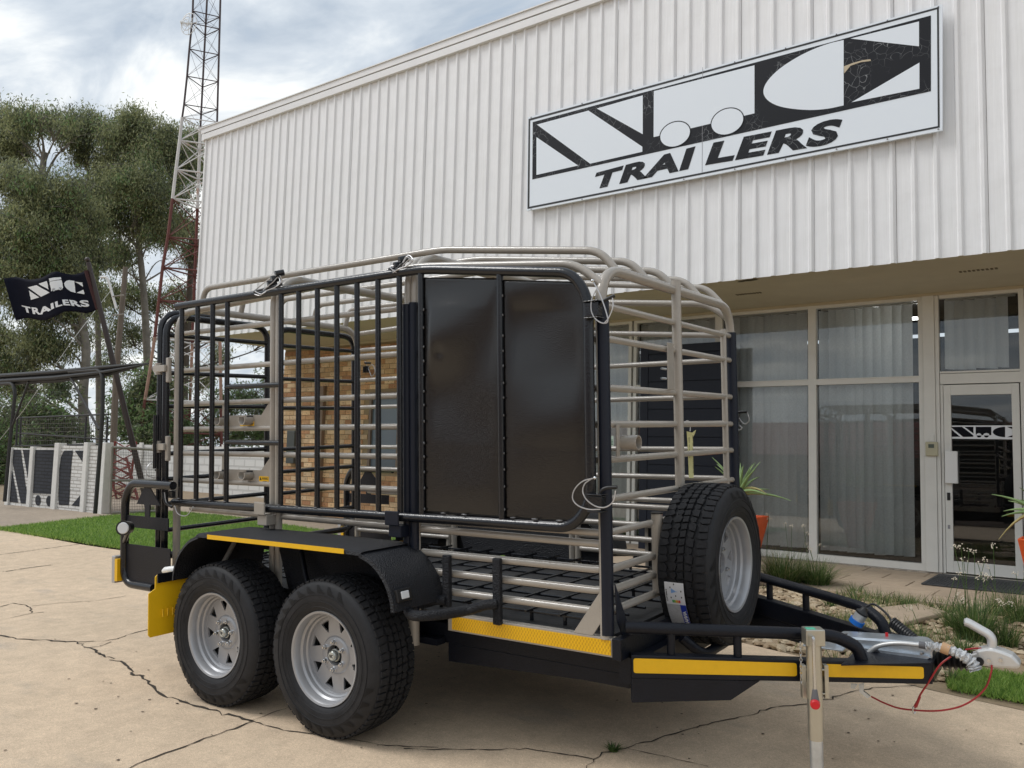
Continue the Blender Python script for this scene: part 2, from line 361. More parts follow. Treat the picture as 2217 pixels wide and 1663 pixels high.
# ================================================================ THE SETTING: ground sheets
def sheet(name, m, us, vs, fn, dz, parent=None):
    V = []; F = []
    for u in us:
        for v in vs:
            x, y = fn(u, v); V.append((x, y, gz(x, y)+dz))
    nv = len(vs)
    for i in range(len(us)-1):
        for j in range(nv-1): F.append((i*nv+j, (i+1)*nv+j, (i+1)*nv+j+1, i*nv+j+1))
    b = MB(); b.add(V, F); o = b.build(name, m, parent, smooth=80); return o
def span(a, b, n): return [a+(b-a)*i/n for i in range(n+1)]
gx = span(-500,-60,6)+span(-50,-22,8)+span(-20,8,56)+span(10,40,6)+span(60,500,5)
gy = span(-500,-60,5)+span(-50,-12,8)+span(-10,8,72)+span(9,30,8)+span(50,700,7)
struct(sheet('ground', soil, gx, gy, lambda u, v: (u, v), -.03))
def interp(tab, x):
    for (a, b), (c, d) in zip(tab, tab[1:]):
        if x <= c: return b+(d-b)*max(0, (x-a))/(c-a)
    return tab[-1][1]
edge = [(-60,2.9),(-15,2.62),(-11.5,2.43),(-8.83,2.28),(-7.68,2.29),(-4,2.3),(-.6,2.45),(.3,2.2),(.82,1.98),(1.24,1.90),(3,1.75),(9,1.5),(60,1.5)]
dr = sheet('driveway', drive, span(-60,-14,12)+span(-13.5,6,78)+span(7,60,10), [1-(1-i/90)**2 for i in range(91)], lambda u, v: (u, -40+(interp(edge, u)+40)*v), .0)
struct(dr)
struct(sheet('side_path', pathm, span(0,1,16), span(0,1,10), lambda u, v: (-34+22.6*u-.55*u*v, 2.50+v*(1.95+(1-u)*1.0)), .004))
struct(sheet('footpath', pathm, span(0,1,22), span(0,1,8), lambda u, v: (-16+13*u, 5.0+v*1.98 if u > .45 else 4.5+v*2.48), .006))
struct(sheet('lawn', lawnm, span(0,1,30), span(0,1,16), lambda u, v: (-11.45-.6*v + u*(8.3+.6*v), 2.28+.12*(1-u)+v*(3.05+.2*sin(u*9))), .022))
struct(sheet('lawn_patch', lawnm, span(0,1,10), span(0,1,6), lambda u, v: (.90+u*6+(.03*v), 2.08-.15*min(u*6,1)+v*(.50+u*1.6)), .015))
struct(sheet('garden_bed', soil, span(0,1,30), span(0,1,20), lambda u, v: (-3.2+u*9, interp(edge, -3.2+u*9)+.02+v*(4.92-interp(edge, -3.2+u*9))), -.004))

# cracks in the slab: thin open joints, children of the driveway
def crack(pts, sc, ox, oy, w=.006, jit=.010):
    P = [PG(ox+a/sc, oy+b/sc) for a, b in pts]; Q = []
    for a, b in zip(P, P[1:]):
        n = max(2, int((b-a).length/.035))
        for k in range(n):
            q = lerp(a, b, k/n); Q.append(Vector((q.x+random.gauss(0,jit*.5), q.y+random.gauss(0,jit*.5), 0)))
    Q.append(P[-1].copy()); V = []; F = []
    for i, q in enumerate(Q):
        t = Q[min(i+1,len(Q)-1)]-Q[max(i-1,0)]; t.z = 0
        if t.length < 1e-6: t = Vector((1,0,0))
        t.normalize(); ww = w*random.uniform(.2,1.25)*.5; nrm = Vector((-t.y, t.x, 0))*ww
        for sgn in (-1, 1):
            x, y = q.x+nrm.x*sgn, q.y+nrm.y*sgn; V.append((x, y, gz(x, y)+.003))
        if i: F.append((2*i-2, 2*i-1, 2*i+1, 2*i))
    b = MB(); b.add(V, F)
    for q in Q[::2]:
        if random.random() < w*28:                        # chipped edges and crumbs
            cx2, cy2 = q.x+random.gauss(0,w*1.1), q.y+random.gauss(0,w*1.1); r = random.uniform(.2,.75)*w
            b.add([(cx2+cos(a)*r*random.uniform(.5,1.6), cy2+sin(a)*r*random.uniform(.4,1), gz(cx2,cy2)+.0034) for a in (0,1.2,2.5,3.8,5.1)], [(0,1,2,3,4)])
    o = b.build('crack', crackm, dr); return o
crackm = mat('crack shadow', (.042,.033,.024), 1.)
k = 3.16
crack([(-60,232),(0,240),(100,262),(300,275),(530,287),(600,325),(700,368),(840,430),(870,465),(900,490),(960,525),(1020,570),(1060,610),(1100,640),(1200,680),(1300,715),(1500,765),(1700,820),(1730,830)], k, 0, 1300, .016, .02)
crack([(1730,830),(1850,865),(1950,890),(2100,912),(2212,925),(2400,960),(2700,1000),(3000,1010)], k, 0, 1300, .008)
crack([(530,287),(700,280),(800,265),(900,230),(1030,195),(1200,160)], k, 0, 1300, .010)
crack([(600,325),(680,318),(760,285)], k, 0, 1300, .010)
crack([(1730,830),(1600,880),(1400,950),(1200,1025),(1050,1075),(880,1147),(700,1230)], k, 0, 1300, .011)
crack([(1730,825),(1850,775),(1990,730),(2100,690)], k, 0, 1300, .009)
crack([(-100,75),(0,45),(90,20),(180,35),(210,60),(215,90),(300,82)], k, 0, 1300, .012)
crack([(-80,160),(0,135),(100,115),(210,92)], k, 0, 1300, .009)
crack([(220,40),(400,20),(680,2),(860,-30)], k, 0, 1300, .008)
crack([(0,510),(560,435)], k, 0, 1040, .02, .004)
crack([(40,625),(200,600),(350,580)], k, 0, 1040, .02)
k = 2.212
crack([(-60,575),(0,578),(130,583),(350,585),(460,578),(650,595),(860,630),(900,600),(1020,580),(1060,560),(1150,535),(1230,510),(1400,460),(1560,430),(1700,385),(1870,365),(1960,345),(2110,300),(2212,285),(2400,275)], k, 900, 1360, .009, .014)
crack([(1020,580),(1100,600),(1250,630),(1400,665)], k, 900, 1360, .006)
crack([(860,630),(820,660),(800,700)], k, 900, 1360, .006)

# short grass blades on the two lawns
def blades(name, n, fn, hmin, hmax, w, mats, lean=.5, kind='stuff'):
    P = np.array([fn() for _ in range(n)]); z = np.array([gz(x, y)+.01 for x, y in P])
    h = rng.uniform(hmin, hmax, n); a = rng.uniform(0, 2*pi, n); l = rng.normal(0, lean, (n, 2))*h[:,None]
    dx = np.cos(a)*w/2; dy = np.sin(a)*w/2
    V = np.empty((n,3,3)); V[:,0] = np.stack([P[:,0]-dx, P[:,1]-dy, z],1); V[:,1] = np.stack([P[:,0]+dx, P[:,1]+dy, z],1)
    V[:,2] = np.stack([P[:,0]+l[:,0], P[:,1]+l[:,1], z+h],1)
    return npmesh(name, V.reshape(-1,3), 3, mats, rng.integers(0, len(mats), n), kind)
def npmesh(name, V, k, mats, mi, kind=None, parent=None):
    n = len(V)//k; me = bpy.data.meshes.new(name); me.vertices.add(len(V)); me.vertices.foreach_set('co', V.astype(np.float32).ravel())
    me.loops.add(len(V)); me.loops.foreach_set('vertex_index', np.arange(len(V), dtype=np.int32)); me.polygons.add(n)
    me.polygons.foreach_set('loop_start', np.arange(0, len(V), k, dtype=np.int32)); me.polygons.foreach_set('loop_total', np.full(n, k, dtype=np.int32))
    for m in mats: me.materials.append(m)
    me.polygons.foreach_set('material_index', np.asarray(mi, dtype=np.int32)); me.update(calc_edges=True); me.validate()
    o = bpy.data.objects.new(name, me); C.objects.link(o)
    if parent: o.parent = parent
    if kind: o['kind'] = kind
    return o
def lawn_pt():
    u = rng.random(); v = rng.random()**1.25
    return (-11.50-.6*v + u*(8.3+.6*v)+rng.normal(0,.03), 2.25+.12*(1-u)+v*(3.08+.2*sin(u*9))+rng.normal(0,.03))
tag(blades('lawn_grass', 90000, lawn_pt, .02, .055, .012, grassm), 'bright green mown grass of the lawn beside the driveway', 'grass')
def patch_pt():
    u = rng.random()**1.5; v = rng.random(); return (.88+u*5, 2.05-.15*min(u*5,1)+v*(.52+u*1.4)+rng.normal(0,.02))
tag(blades('patch_grass', 45000, patch_pt, .012, .042, .006, grassm), 'small patch of green grass at the corner of the rock garden', 'grass')

# rocks of the garden bed
def bed_pt():
    while True:
        x = random.uniform(-1.9, 3.6); y = random.uniform(2.2, 4.95)
        if y < interp(edge, x)+.03: continue
        if x > .92 and y < 2.75+(x-.9)*.5: continue
        if x > .2 and y > 3.0 and random.random() < .55: continue
        return x, y
protos = []
for i in range(6):
    b = MB(); b.ico((0,0,0), 1, (1, random.uniform(.6,.9), random.uniform(.35,.6)), .22); o = b.build('rock', rocks[i%3], None, smooth=25); protos.append(o.data); bpy.data.objects.remove(o)
spots = sorted([bed_pt() for _ in range(4200)], key=lambda p: (p[0]-cc.x)**2+(p[1]-cc.y)**2)
bed = thing('rock_bed', 'bed of loose tan stones between the driveway and the shop paving', 'stones', (0,3.5,.1))
rest = [MB(), MB(), MB()]
for i, (x, y) in enumerate(spots):
    r = random.choice((.012,.016,.022,.030,.036))*random.uniform(.8,1.25)
    if i < 290:
        r *= 1.25; o = bpy.data.objects.new('rock', protos[i%6]); C.objects.link(o); o.parent = bed; o.matrix_parent_inverse = Matrix.Translation((0,-3.5,-.1))
        o.location = (x, y, gz(x,y)+r*.25); o.scale = (r,r,r); o.rotation_euler = (random.uniform(-.4,.4), random.uniform(-.4,.4), random.uniform(0,6))
    else: rest[i%3].ico((x, y, gz(x,y)+r*.25), r, (random.uniform(.8,1.3), random.uniform(.7,1.1), .55), .2)
b = MB()
for i in range(3): b.mi = i; b.add(rest[i].v, rest[i].f)
o = b.build('small_rocks', rocks, bed, smooth=25); o.matrix_parent_inverse = Matrix.Translation((0,-3.5,-.1)); o['kind'] = 'stuff'

# flat stepping stones through the bed
for i, q in enumerate((((1893,1330),(1985,1318),(2050,1338),(1960,1362)), ((1870,1360),(1950,1368),(1985,1392),(1905,1392)), ((1790,1395),(1850,1388),(1880,1412),(1820,1420)))):
    pts = [PG(*p) for p in q]; b = MB(); b.prism([(p.x, p.y, .115) for p in pts], (0,0,.035)); o = b.build('stepping_stone', paver, None, bev=.01)
    tag(o, ['flat stepping stone in the rock bed nearest the shop paving, left of the tufts','flat stepping stone nearest the trailer coupling, half hidden by its plug cable','small flat stepping stone just behind the black guard tube of the drawbar'][i], 'stepping stone', 'stepping stones through the rock bed')
# paving slabs in front of the windows
pav = sheet('shop_paving', mat('paving joint', (.19,.15,.11), .95), span(-4.2,5,20), span(4.86,7.0,6), lambda u, v: (u, v), .012); struct(pav)
b = MB(); b.box((-.298,-.208,0), (.298,.208,.022)); o = b.build('slab', paver, pav, bev=.004); slabme = o; first = True
for r in range(5):
    y = 5.09+r*.425
    for c_ in range(16):
        x = -4.0+c_*.605+(r%2)*.3
        s_ = slabme if first else dup(slabme, parent=pav); first = False
        s_.location = (x, y, .112+random.uniform(0,.004)); s_.rotation_euler = (0, 0, random.uniform(-.006,.006))

# grass tufts and weeds
def tuft(name, label, x, y, r, h, n, flowers=0, group='grass tufts in the rock bed', cat='grass tuft', straw=.08):
    z0 = gz(x, y); V = []; mi = []
    for i in range(n):
        a = random.uniform(0, 2*pi); rr = r*.35*random.random()**.5; bx, by = x+cos(a)*rr, y+sin(a)*rr
        a2 = a+random.gauss(0,.6); L_ = h*random.uniform(.55,1.15); out_ = random.uniform(.15,1.)*r; w = random.uniform(.004,.008)
        pr = None; px_, py_ = -sin(a2)*w/2, cos(a2)*w/2
        m = 3 if random.random() < straw else random.choice((0,1,1,2))
        for k in range(5):
            t = k/4; cx2 = bx+cos(a2)*out_*t**1.6; cy2 = by+sin(a2)*out_*t**1.6; cz = z0+L_*(t-.42*t*t*(out_/r))
            q = 1-t*.85; cur = ((cx2-px_*q, cy2-py_*q, cz), (cx2+px_*q, cy2+py_*q, cz))
            if pr: V += [pr[0], pr[1], cur[1], cur[0]]; mi.append(m)
            pr = cur
    t_ = thing(name, label, cat, (x, y, z0), group)
    o = npmesh('leaves', np.array(V), 4, tuftm, mi, None, t_); o.matrix_parent_inverse = Matrix.Translation((-x,-y,-z0))
    for i in range(flowers):
        a = random.uniform(0, 2*pi); hh = h*random.uniform(1.1,1.9); tx, ty = x+cos(a)*r*.6*random.random(), y+sin(a)*r*.6*random.random()
        top = Vector((tx+random.uniform(-.08,.08), ty+random.uniform(-.05,.05), z0+hh)); b = MB(); b.tube([(tx,ty,z0), (tx,ty,z0+hh*.5), top], .0018, 4)
        b.mi = 1
        for q in range(9): b.ico((top.x+random.gauss(0,.012), top.y+random.gauss(0,.012), top.z+random.gauss(0,.010)), .0045)
        o = b.build('flower_stalk', [tuftm[1], mat('pale floret', (.70,.62,.50), .7)], t_); o.matrix_parent_inverse = Matrix.Translation((-x,-y,-z0))
for px, py, r, h, n, fl, lb in ((1695,1268,.42,.36,900,5,'large green tuft of long grass against the orange pot left of the windows'),
    (1768,1272,.34,.30,620,5,'round grass tuft with thin flower stalks below the window mullion'),
    (1850,1290,.16,.14,90,0,'sparse grass tuft on the paving edge right of the big tufts'),
    (1965,1318,.16,.12,160,0,'low flat grass tuft beside the highest stepping stone'),
    (2110,1390,.30,.34,600,12,'tall flowering grass tuft behind the coupling handle'),
    (2060,1360,.17,.16,150,3,'small flowering tuft left of the coupling handle'),
    (2205,1350,.26,.30,380,3,'dark green grass tuft at the foot of the right hand orange pot'),
    (2060,1480,.08,.12,70,0,'little weed under the black rubber bellows of the coupling'),
    (2150,1330,.14,.2,90,4,'thin straw coloured tuft in front of the door mat'),
    (1930,1420,.12,.15,60,0,'few loose blades of grass beside the coiled cable'),
    (1700,1330,.14,.12,90,0,'short weeds in the stones behind the drawbar'),
    (2085,1415,.12,.13,110,0,'pale weeds below the coupling handle'),
    (1990,1395,.16,.13,150,1,'low tuft between the coiled cable and the coupling handle'), (2175,1400,.22,.2,260,3,'bushy tuft right of the coupling handle'), (1800,1315,.13,.10,120,0,'short tuft in the stones behind the near guard tube')):
    p = PG(px, py); tuft('grass_tuft', lb, p.x, p.y, r, h, n, fl)
def weed_pt():
    while True:
        x, y = bed_pt()
        if sin(x*3.1+1)+sin(y*4.3)+random.gauss(0,.5) > .9: return x, y
tag(blades('garden_weeds', 5200, weed_pt, .03, .12, .007, tuftm, .45), 'sparse low weeds and dry blades scattered through the rock bed', 'weeds')
p = PG(1328,1626); tuft('weed', 'tiny green weed growing from a crack in the driveway', p.x, p.y, .06, .035, 80, 0, None, 'weed', 0)
b = MB()
for i in range(170):
    x, y = random.uniform(-3.5,1.8), random.uniform(-2.2,1.8); s_ = random.uniform(.004,.011); a = random.uniform(0,6)
    b.poly([(x+cos(a+q)*s_*(1 if q%2 < 1 else .6), y+sin(a+q)*s_, gz(x,y)+.004) for q in (0,1.6,3.1,4.7)])
tag(b.build('leaf_litter', mat('dead leaf', (.09,.065,.045), .9)), 'tiny dead leaves and crumbs scattered over the driveway', 'litter', kind='stuff')
# ================================================================ THE SHOP BUILDING
YC, YG = 5.17, 7.0                     # cladding plane, glass line
ZS, ZT = 3.16, 6.66                    # soffit, top of cladding
bld = thing('shop_building', 'single storey shop clad in white ribbed sheets above a glazed front', 'building', (0, YC, 0))
bld.location = (0,0,0)
X0, X1 = -11.21, 8.2
# ribbed cladding, one sheet every four ribs
PIT = .187; nsh = int((X1-X0)/(PIT*4))
prof = []
for r in range(4):
    a = r*PIT
    prof += [(a+.000, 0), (a+.124, 0), (a+.138, -.022), (a+.158, -.022), (a+.172, 0)]
prof += [(PIT*4-.004, 0)]
b = MB(); V = []
for x, y in prof: V += [(x, y, ZS-.02), (x, y, ZT+.03)]
b.add(V, [(2*i, 2*i+2, 2*i+3, 2*i+1) for i in range(len(prof)-1)])
s0 = b.build('cladding_sheet', clad, bld); so_ = s0.modifiers.new('s', 'SOLIDIFY'); so_.thickness = .004; so_.offset = 1
for i in range(nsh+1):
    o = s0 if i == 0 else dup(s0, parent=bld)
    o.location = (X0+i*PIT*4, YC+.031+(0.0025 if i%2 else 0), random.uniform(-.006,.004)*(i > 0)); 
# screws
b = MB()
for i in range(int((X1-X0)/PIT)):
    for z in (ZS+.16, ZS+1.45, ZS+2.9):
        if random.random() < .45: continue
        b.box((X0+i*PIT+.06+random.uniform(-.01,.01), YC+.030, z+random.uniform(-.03,.03)), (X0+i*PIT+.068, YC+.0358, z+.008+random.uniform(0,.003)))
o = b.build('cladding_screws', mat('screw grey', (.33,.32,.31), .5), bld); o['kind'] = 'stuff'
box('fascia_board', (X0-.03, YC-.03, ZT), (X1, YC+.02, ZT+.10), fascia, bld)
box('gutter_gap', (X0, YC-.005, ZT+.10), (X1, YC+.05, ZT+.117), blkp, bld)
box('roof_flashing', (X0-.12, YC-.035, ZT+.117), (X1, YC+.05, ZT+.205), fascia, bld)
box('roof_capping', (X0-.15, YC-.05, ZT+.207), (X1, YC+.40, ZT+.222), fascia, bld)
box('corner_flashing', (X0-.10, YC-.028, ZT-.012), (X0-.033, YC+.05, ZT+.115), fascia, bld)
box('corner_trim', (X0-.035, YC-.002, ZS), (X0-.002, YC+.10, ZT-.002), fascia, bld)
box('roof', (X0, YC+.42, ZT-.1), (X1, 22, ZT+.10), mat('roof sheet', (.45,.46,.46), .5), bld)
box('end_wall', (X0-.02, YC+.11, ZS+.02), (X0+.05, 22, ZT-.11), clad, bld)
# soffit under the overhang, cornice, hole
sof = box('soffit', (X0, YC+.055, ZS), (X1, YG+.12, ZS+.05), soffm, bld)
box('cornice', (X0+.2, YG-.075, ZS-.03), (X1, YG-.03, ZS-.001), mat('cornice paint', (.50,.43,.31), .7), bld)
for px, py, w in ((1560+62,636,.30), (2120,585,.34)):
    p = PB(px, py, 2, ZS-.003); b = MB()
    for q in range(9): b.box((p.x-w/2+q*w/9, p.y-.03, ZS-.006), (p.x-w/2+q*w/9+w/16, p.y+.03, ZS-.0008))
    b.build('soffit_vent', mat('vent dark', (.16,.135,.09), .8), bld)
b = MB()
for (px, py, w, h) in ((1605,609,.05,.03),(1625,606,.10,.045),(1640,600,.12,.03)):
    p = PB(px, py, 2, ZS); b.poly([(p.x+cos(a*.9)*w*random.uniform(.6,1.2), p.y+sin(a*.9)*h*random.uniform(.6,1.2), ZS-.004) for a in range(7)])
b.build('soffit_damage', mat('rotten board', (.07,.06,.035), .9), bld)

# face-brick wall, left part of the recess
XB0, XB1 = -11.09, -5.55
bw = box('brick_wall', (XB0, YG, .02), (XB1, YG+.2, ZS-.001), mortar, bld)
box('brick_return', (XB0-.004, YG+.012, .02), (XB0+.2, 16, ZS+.1), bricks[2], bld)
XW0, XW1, ZW0, ZW1 = -8.72, -7.3, .95, 2.28                 # window in the brick wall
cells = []
CH, CL = .0855, .232
for j in range(int((ZS-.03)/CH)):
    x = XB0+(0 if j%2 else -.11)
    while x < XB1-.05:
        z = .03+j*CH
        if not (x+CL > XW0-.05 and x < XW1+.05 and z+CH > ZW0-.05 and z < ZW1+.05): cells.append((max(x, XB0+.002), min(x+CL-.012, XB1), z))
        x += CL
cells.sort(key=lambda c_: abs(c_[0]+9.2)+abs(c_[2]-1.5)*.4)
protos = []
for i in range(4):
    b = MB(); b.box((0,-.011,0), (CL-.012,.004,CH-.0115)); o = b.build('brick', bricks[i], None); protos.append(o.data); bpy.data.objects.remove(o)
rest = [MB() for _ in range(4)]
for i, (xa, xb_, z) in enumerate(cells):
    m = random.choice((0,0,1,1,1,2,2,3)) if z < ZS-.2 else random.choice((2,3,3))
    if i < 298:
        o = bpy.data.objects.new('brick', protos[m]); C.objects.link(o); o.parent = bw; o.location = (xa, YG-random.uniform(0,.003), z); o.scale = ((xb_-xa)/(CL-.012),1,1)
    else: rest[m].box((xa, YG-.011, z), (xb_, YG+.004, z+CH-.0115))
b = MB()
for i in range(4): b.mi = i; b.add(rest[i].v, rest[i].f)
o = b.build('more_bricks', bricks, bw); o['kind'] = 'stuff'
b = MB()
for xa, xb_, z in random.sample(cells, 420): 
    hx, hz_ = random.uniform(xa+.03, xb_-.03), z+CH*.4; b.poly([(hx+cos(q)*.009, YG-.0145, hz_+sin(q)*.008) for q in (0,1,2,3,4,5)])
o = b.build('brick_pits', mat('brick pit', (.10,.06,.035), 1), bw); o['kind'] = 'stuff'
wn = MB(); 
for a, c_ in (((XW0,ZW0),(XW1,ZW0+.05)),((XW0,ZW1-.05),(XW1,ZW1)),((XW0,ZW0+.05),(XW0+.05,ZW1-.05)),((XW1-.05,ZW0+.05),(XW1,ZW1-.05)),((-8.05,ZW0+.05),(-8.01,ZW1-.05))):
    wn.box((a[0],YG-.05,a[1]), (c_[0],YG+.03,c_[1]))
wn = wn.build('window', mat('window frame brown', (.17,.12,.085), .5), bld)
box('pane', (XW0+.05, YG-.012, ZW0+.05), (XW1-.05, YG-.006, ZW1-.05), mat('blue grey pane', (.12,.15,.18), .08), wn)
box('downpipe', (-9.98, YG-.09, .1), (-9.86, YG-.015, 2.42), mat('pipe brown', (.20,.135,.09), .6), bld, bev=.008)
mb = box('meter_box', (-10.78, YG-.12, 1.02), (-10.56, YG-.014, 1.62), mat('meter box grey', (.06,.065,.06), .5), bld, bev=.01)

# showroom room behind the glass
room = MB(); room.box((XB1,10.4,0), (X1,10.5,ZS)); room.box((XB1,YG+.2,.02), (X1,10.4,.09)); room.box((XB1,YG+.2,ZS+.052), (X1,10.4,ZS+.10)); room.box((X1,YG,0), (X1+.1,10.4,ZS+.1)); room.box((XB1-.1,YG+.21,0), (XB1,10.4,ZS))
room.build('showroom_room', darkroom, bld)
lm = mat('lit tube', (1,1,1), .5, emit=(1,1,.97,12)); p = PB(1970,690,1,7.6)
box('strip_light', (p.x-.50, 7.58, p.z-.012), (p.x+.08, 7.64, p.z+.012), lm, bld)

box('desk', (-2.0,8.6,.09), (-.4,9.3,.85), mat('desk', (.06,.045,.035), .5), bld)

# glazing frames
def wx(px): return PB(px, 1000, 1, YG).x
x_l = [XB1, -4.6]; xm1a, xm1b = wx(1364), wx(1377); x3, x4, xc0, xc1 = wx(1558), wx(1762), wx(2004), wx(2030)
ZB, ZTR, ZH = .155, 2.215, 3.13
def bar(nm, x0, x1, z0, z1, d0=.055, d1=.03, par=None): return box(nm, (x0, YG-d0, z0), (x1, YG+d1, z1), frame, par or bld, bev=.003)
panes = []
def window(x0, x1, transom=True, sill=.075):
    w_ = MB()
    for a, c_ in (((x0,ZB),(x1,ZB+sill)), ((x0,ZH-.035),(x1,ZH))): w_.box((a[0],YG-.05,a[1]), (c_[0],YG+.03,c_[1]))
    for xx in (x0, x1-.045): w_.box((xx,YG-.055,ZB+sill), (xx+.045,YG+.03,ZH-.035))
    if transom: w_.box((x0+.045,YG-.052,ZTR-.025), (x1-.045,YG+.03,ZTR+.03)); w_.box((x0+.045,YG-.065,ZTR+.03), (x1-.045,YG-.01,ZTR+.042))
    o = w_.build('window', frame, bld)
    if transom:
        box('pane', (x0+.045,YG-.008,ZB+sill), (x1-.045,YG-.002,ZTR-.025), gl, o); box('pane', (x0+.045,YG-.008,ZTR+.042), (x1-.045,YG-.002,ZH-.035), gl, o)
    else: box('pane', (x0+.045,YG-.008,ZB+sill), (x1-.045,YG-.002,ZH-.035), gl, o)
    return o
window(XB1, -4.55); window(-4.55, xm1a+.03); window(xm1b-.03, x3, True); window(x3, x4); window(x4, xc0); 
bar('column', xc0+.003, xc1, ZB, ZH, .075); bar('column', xc1+.002, xc1+.04, ZB, ZH, .06)
# right of the column: overlight and door
xd0 = xc1+.045; xd1 = .80
w_ = MB(); w_.box((xd0,YG-.05,2.16), (xd1,YG+.03,2.27)); w_.box((xd0,YG-.062,2.275), (xd1,YG-.01,2.295)); w_.box((xd0,YG-.05,ZH-.035), (xd1,YG+.03,ZH)); w_.box((xd1,YG-.055,ZB), (xd1+.05,YG+.03,ZH))
o = w_.build('overlight', frame, bld); box('pane', (xd0,YG-.008,2.30), (xd1,YG-.002,ZH-.035), gl, o)
window(.86, 2.3); window(2.3, 3.8); window(3.8, 5.3); window(5.3, 8.0)
dj = MB(); dj.box((xd0,YG-.045,ZB), (xd0+.025,YG+.02,2.155)); dj.build('door_jamb', frame, bld)
ds = MB(); a0 = xd0+.028; a1 = xd1-.012
ds.box((a0,YG-.04,ZB+.01), (a0+.07,YG+.005,2.15)); ds.box((a1-.07,YG-.04,ZB+.01), (a1,YG+.005,2.15)); ds.box((a0+.07,YG-.04,2.04), (a1-.07,YG+.005,2.15)); ds.box((a0+.07,YG-.04,ZB+.01), (a1-.07,YG+.005,ZB+.13))
dd = ds.build('door', frame, bld, bev=.003); box('pane', (a0+.07,YG-.02,ZB+.13), (a1-.07,YG-.014,2.04), gl, dd)
box('closer_box', (a0+.012,YG-.10,1.10), (a0+.13,YG-.042,1.44), whitep, dd, bev=.006)
box('lock', (a0+.02,YG-.047,.92), (a0+.05,YG-.041,1.0), blkp, dd); box('hinge_plate', (a0+.022,YG-.047,.62), (a0+.042,YG-.041,.66), grey_ink, dd)
box('plinth', (XB1, YG-.06, .03), (xd0-.01, YG+.1, ZB-.003), concr, bld, bev=.006)
box('door_step', (xd0-.008, YG-.09, .03), (2.3, YG+.1, ZB-.008), mat('pale step', (.50,.47,.42), .8, var=.15, vs=12), bld, bev=.006)
# door emblem, white vinyl on the glass (px of the photographed door, unprojected on the pane)
YD = YG-.0215
def DQ(u, v, y=YD): return PB(1950+u/7.54, 740+v/7.54, 1, y)
em = MB(); em.prism([DQ(808,1368), DQ(1900,1366), DQ(1900,1595), DQ(810,1582)], (0,-.0008,0)); em = em.build('door_emblem', white_ink, dd)
dk = mat('emblem dark', (.008,.009,.014), .06)
def dpoly(pts, y=YD-.0012): b_ = MB(); b_.prism([DQ(a, c_, y) for a, c_ in pts], (0,-.0006,0)); b_.build('emblem_shape', dk, em)
dpoly([(828,1390),(1000,1388),(1185,1528),(1185,1552),(1020,1554),(828,1400)]); dpoly([(828,1432),(828,1552),(972,1552)]); dpoly([(1040,1388),(1188,1388),(1188,1500)])
dpoly([(1225,1388),(1480,1388),(1480,1525),(1450,1527),(1440,1500),(1400,1488),(1360,1500),(1345,1525),(1320,1525),(1310,1505),(1280,1490),(1240,1505),(1232,1525),(1225,1500)])
for cx0 in (1280,1400): dpoly([(cx0+40*cos(a), 1530+34*sin(a)) for a in [pi*q/8 for q in range(9)]])
dpoly([(1705,1388)]+[(1705-200*sin(a), 1473-85*cos(a)) for a in [pi*q/14 for q in range(1,14)]]+[(1705,1558)])
dpoly([(1735,1390),(1885,1390),(1885,1450)]); dpoly([(1885,1505),(1885,1558),(1735,1558)])

# vertical blinds: every slat a part
def blinds(label, x0, x1, z0=.27, z1=3.09, gaps=()):
    t_ = thing('vertical_blind', label, 'blind', ((x0+x1)/2, YG+.12, z0), 'vertical blinds behind the shop windows')
    box('headrail', (x0+.02-(x0+x1)/2, -.02, z1-z0), ((x1-x0)/2-.02, .02, z1-z0+.03), frame, t_)
    n = int((x1-x0-.04)/.100); pr = None
    for i in range(n):
        if i in gaps: continue
        if pr is None:
            b = MB(); m = 8; V = []
            for q in range(m+1):
                u = -0.063+.126*q/m; V += [(u, .014*cos(u*22), 0), (u, .014*cos(u*22), 1)]
            b.add(V, [(2*q, 2*q+2, 2*q+3, 2*q+1) for q in range(m)]); pr = b.build('slat', blind, t_, smooth=60); o = pr
        else: o = dup(pr, parent=t_)
        o.location = (-(x1-x0)/2+.055+i*.100+random.uniform(-.006,.006), random.uniform(-.008,.008), random.uniform(-.006,.006)); o.scale = (1,1,z1-z0)
        o.rotation_euler = (0, random.uniform(-.006,.006), random.choice((.55,.68,.78,.62,.86)) if random.random() > .08 else random.uniform(.95,1.25))
    return t_
blinds('grey fabric vertical blind furthest left, behind the cage of the trailer', XB1+.05, -4.6)
blinds('grey fabric vertical blind left of the navy timber door', -4.5, xm1a)
blinds('grey fabric vertical blind behind the leaning navy timber door', xm1b, x3)
blinds('grey fabric vertical blind between the navy door and the mullion', x3+.03, x4-.02, gaps=())
blinds('grey fabric vertical blind left of the column with the keypad, its last slat kicked out', x4+.04, xc0-.06, gaps=())
blinds('short grey vertical blind in the light above the glass door', xd0+.02, xd1-.02, 2.33, 3.09)
blinds('grey vertical blind behind the window right of the glass door', .92, 2.25)
blinds('grey vertical blind two windows right of the glass door', 2.35, 3.75)
blinds('grey vertical blind at the far right end of the shop front', 3.85, 5.25)

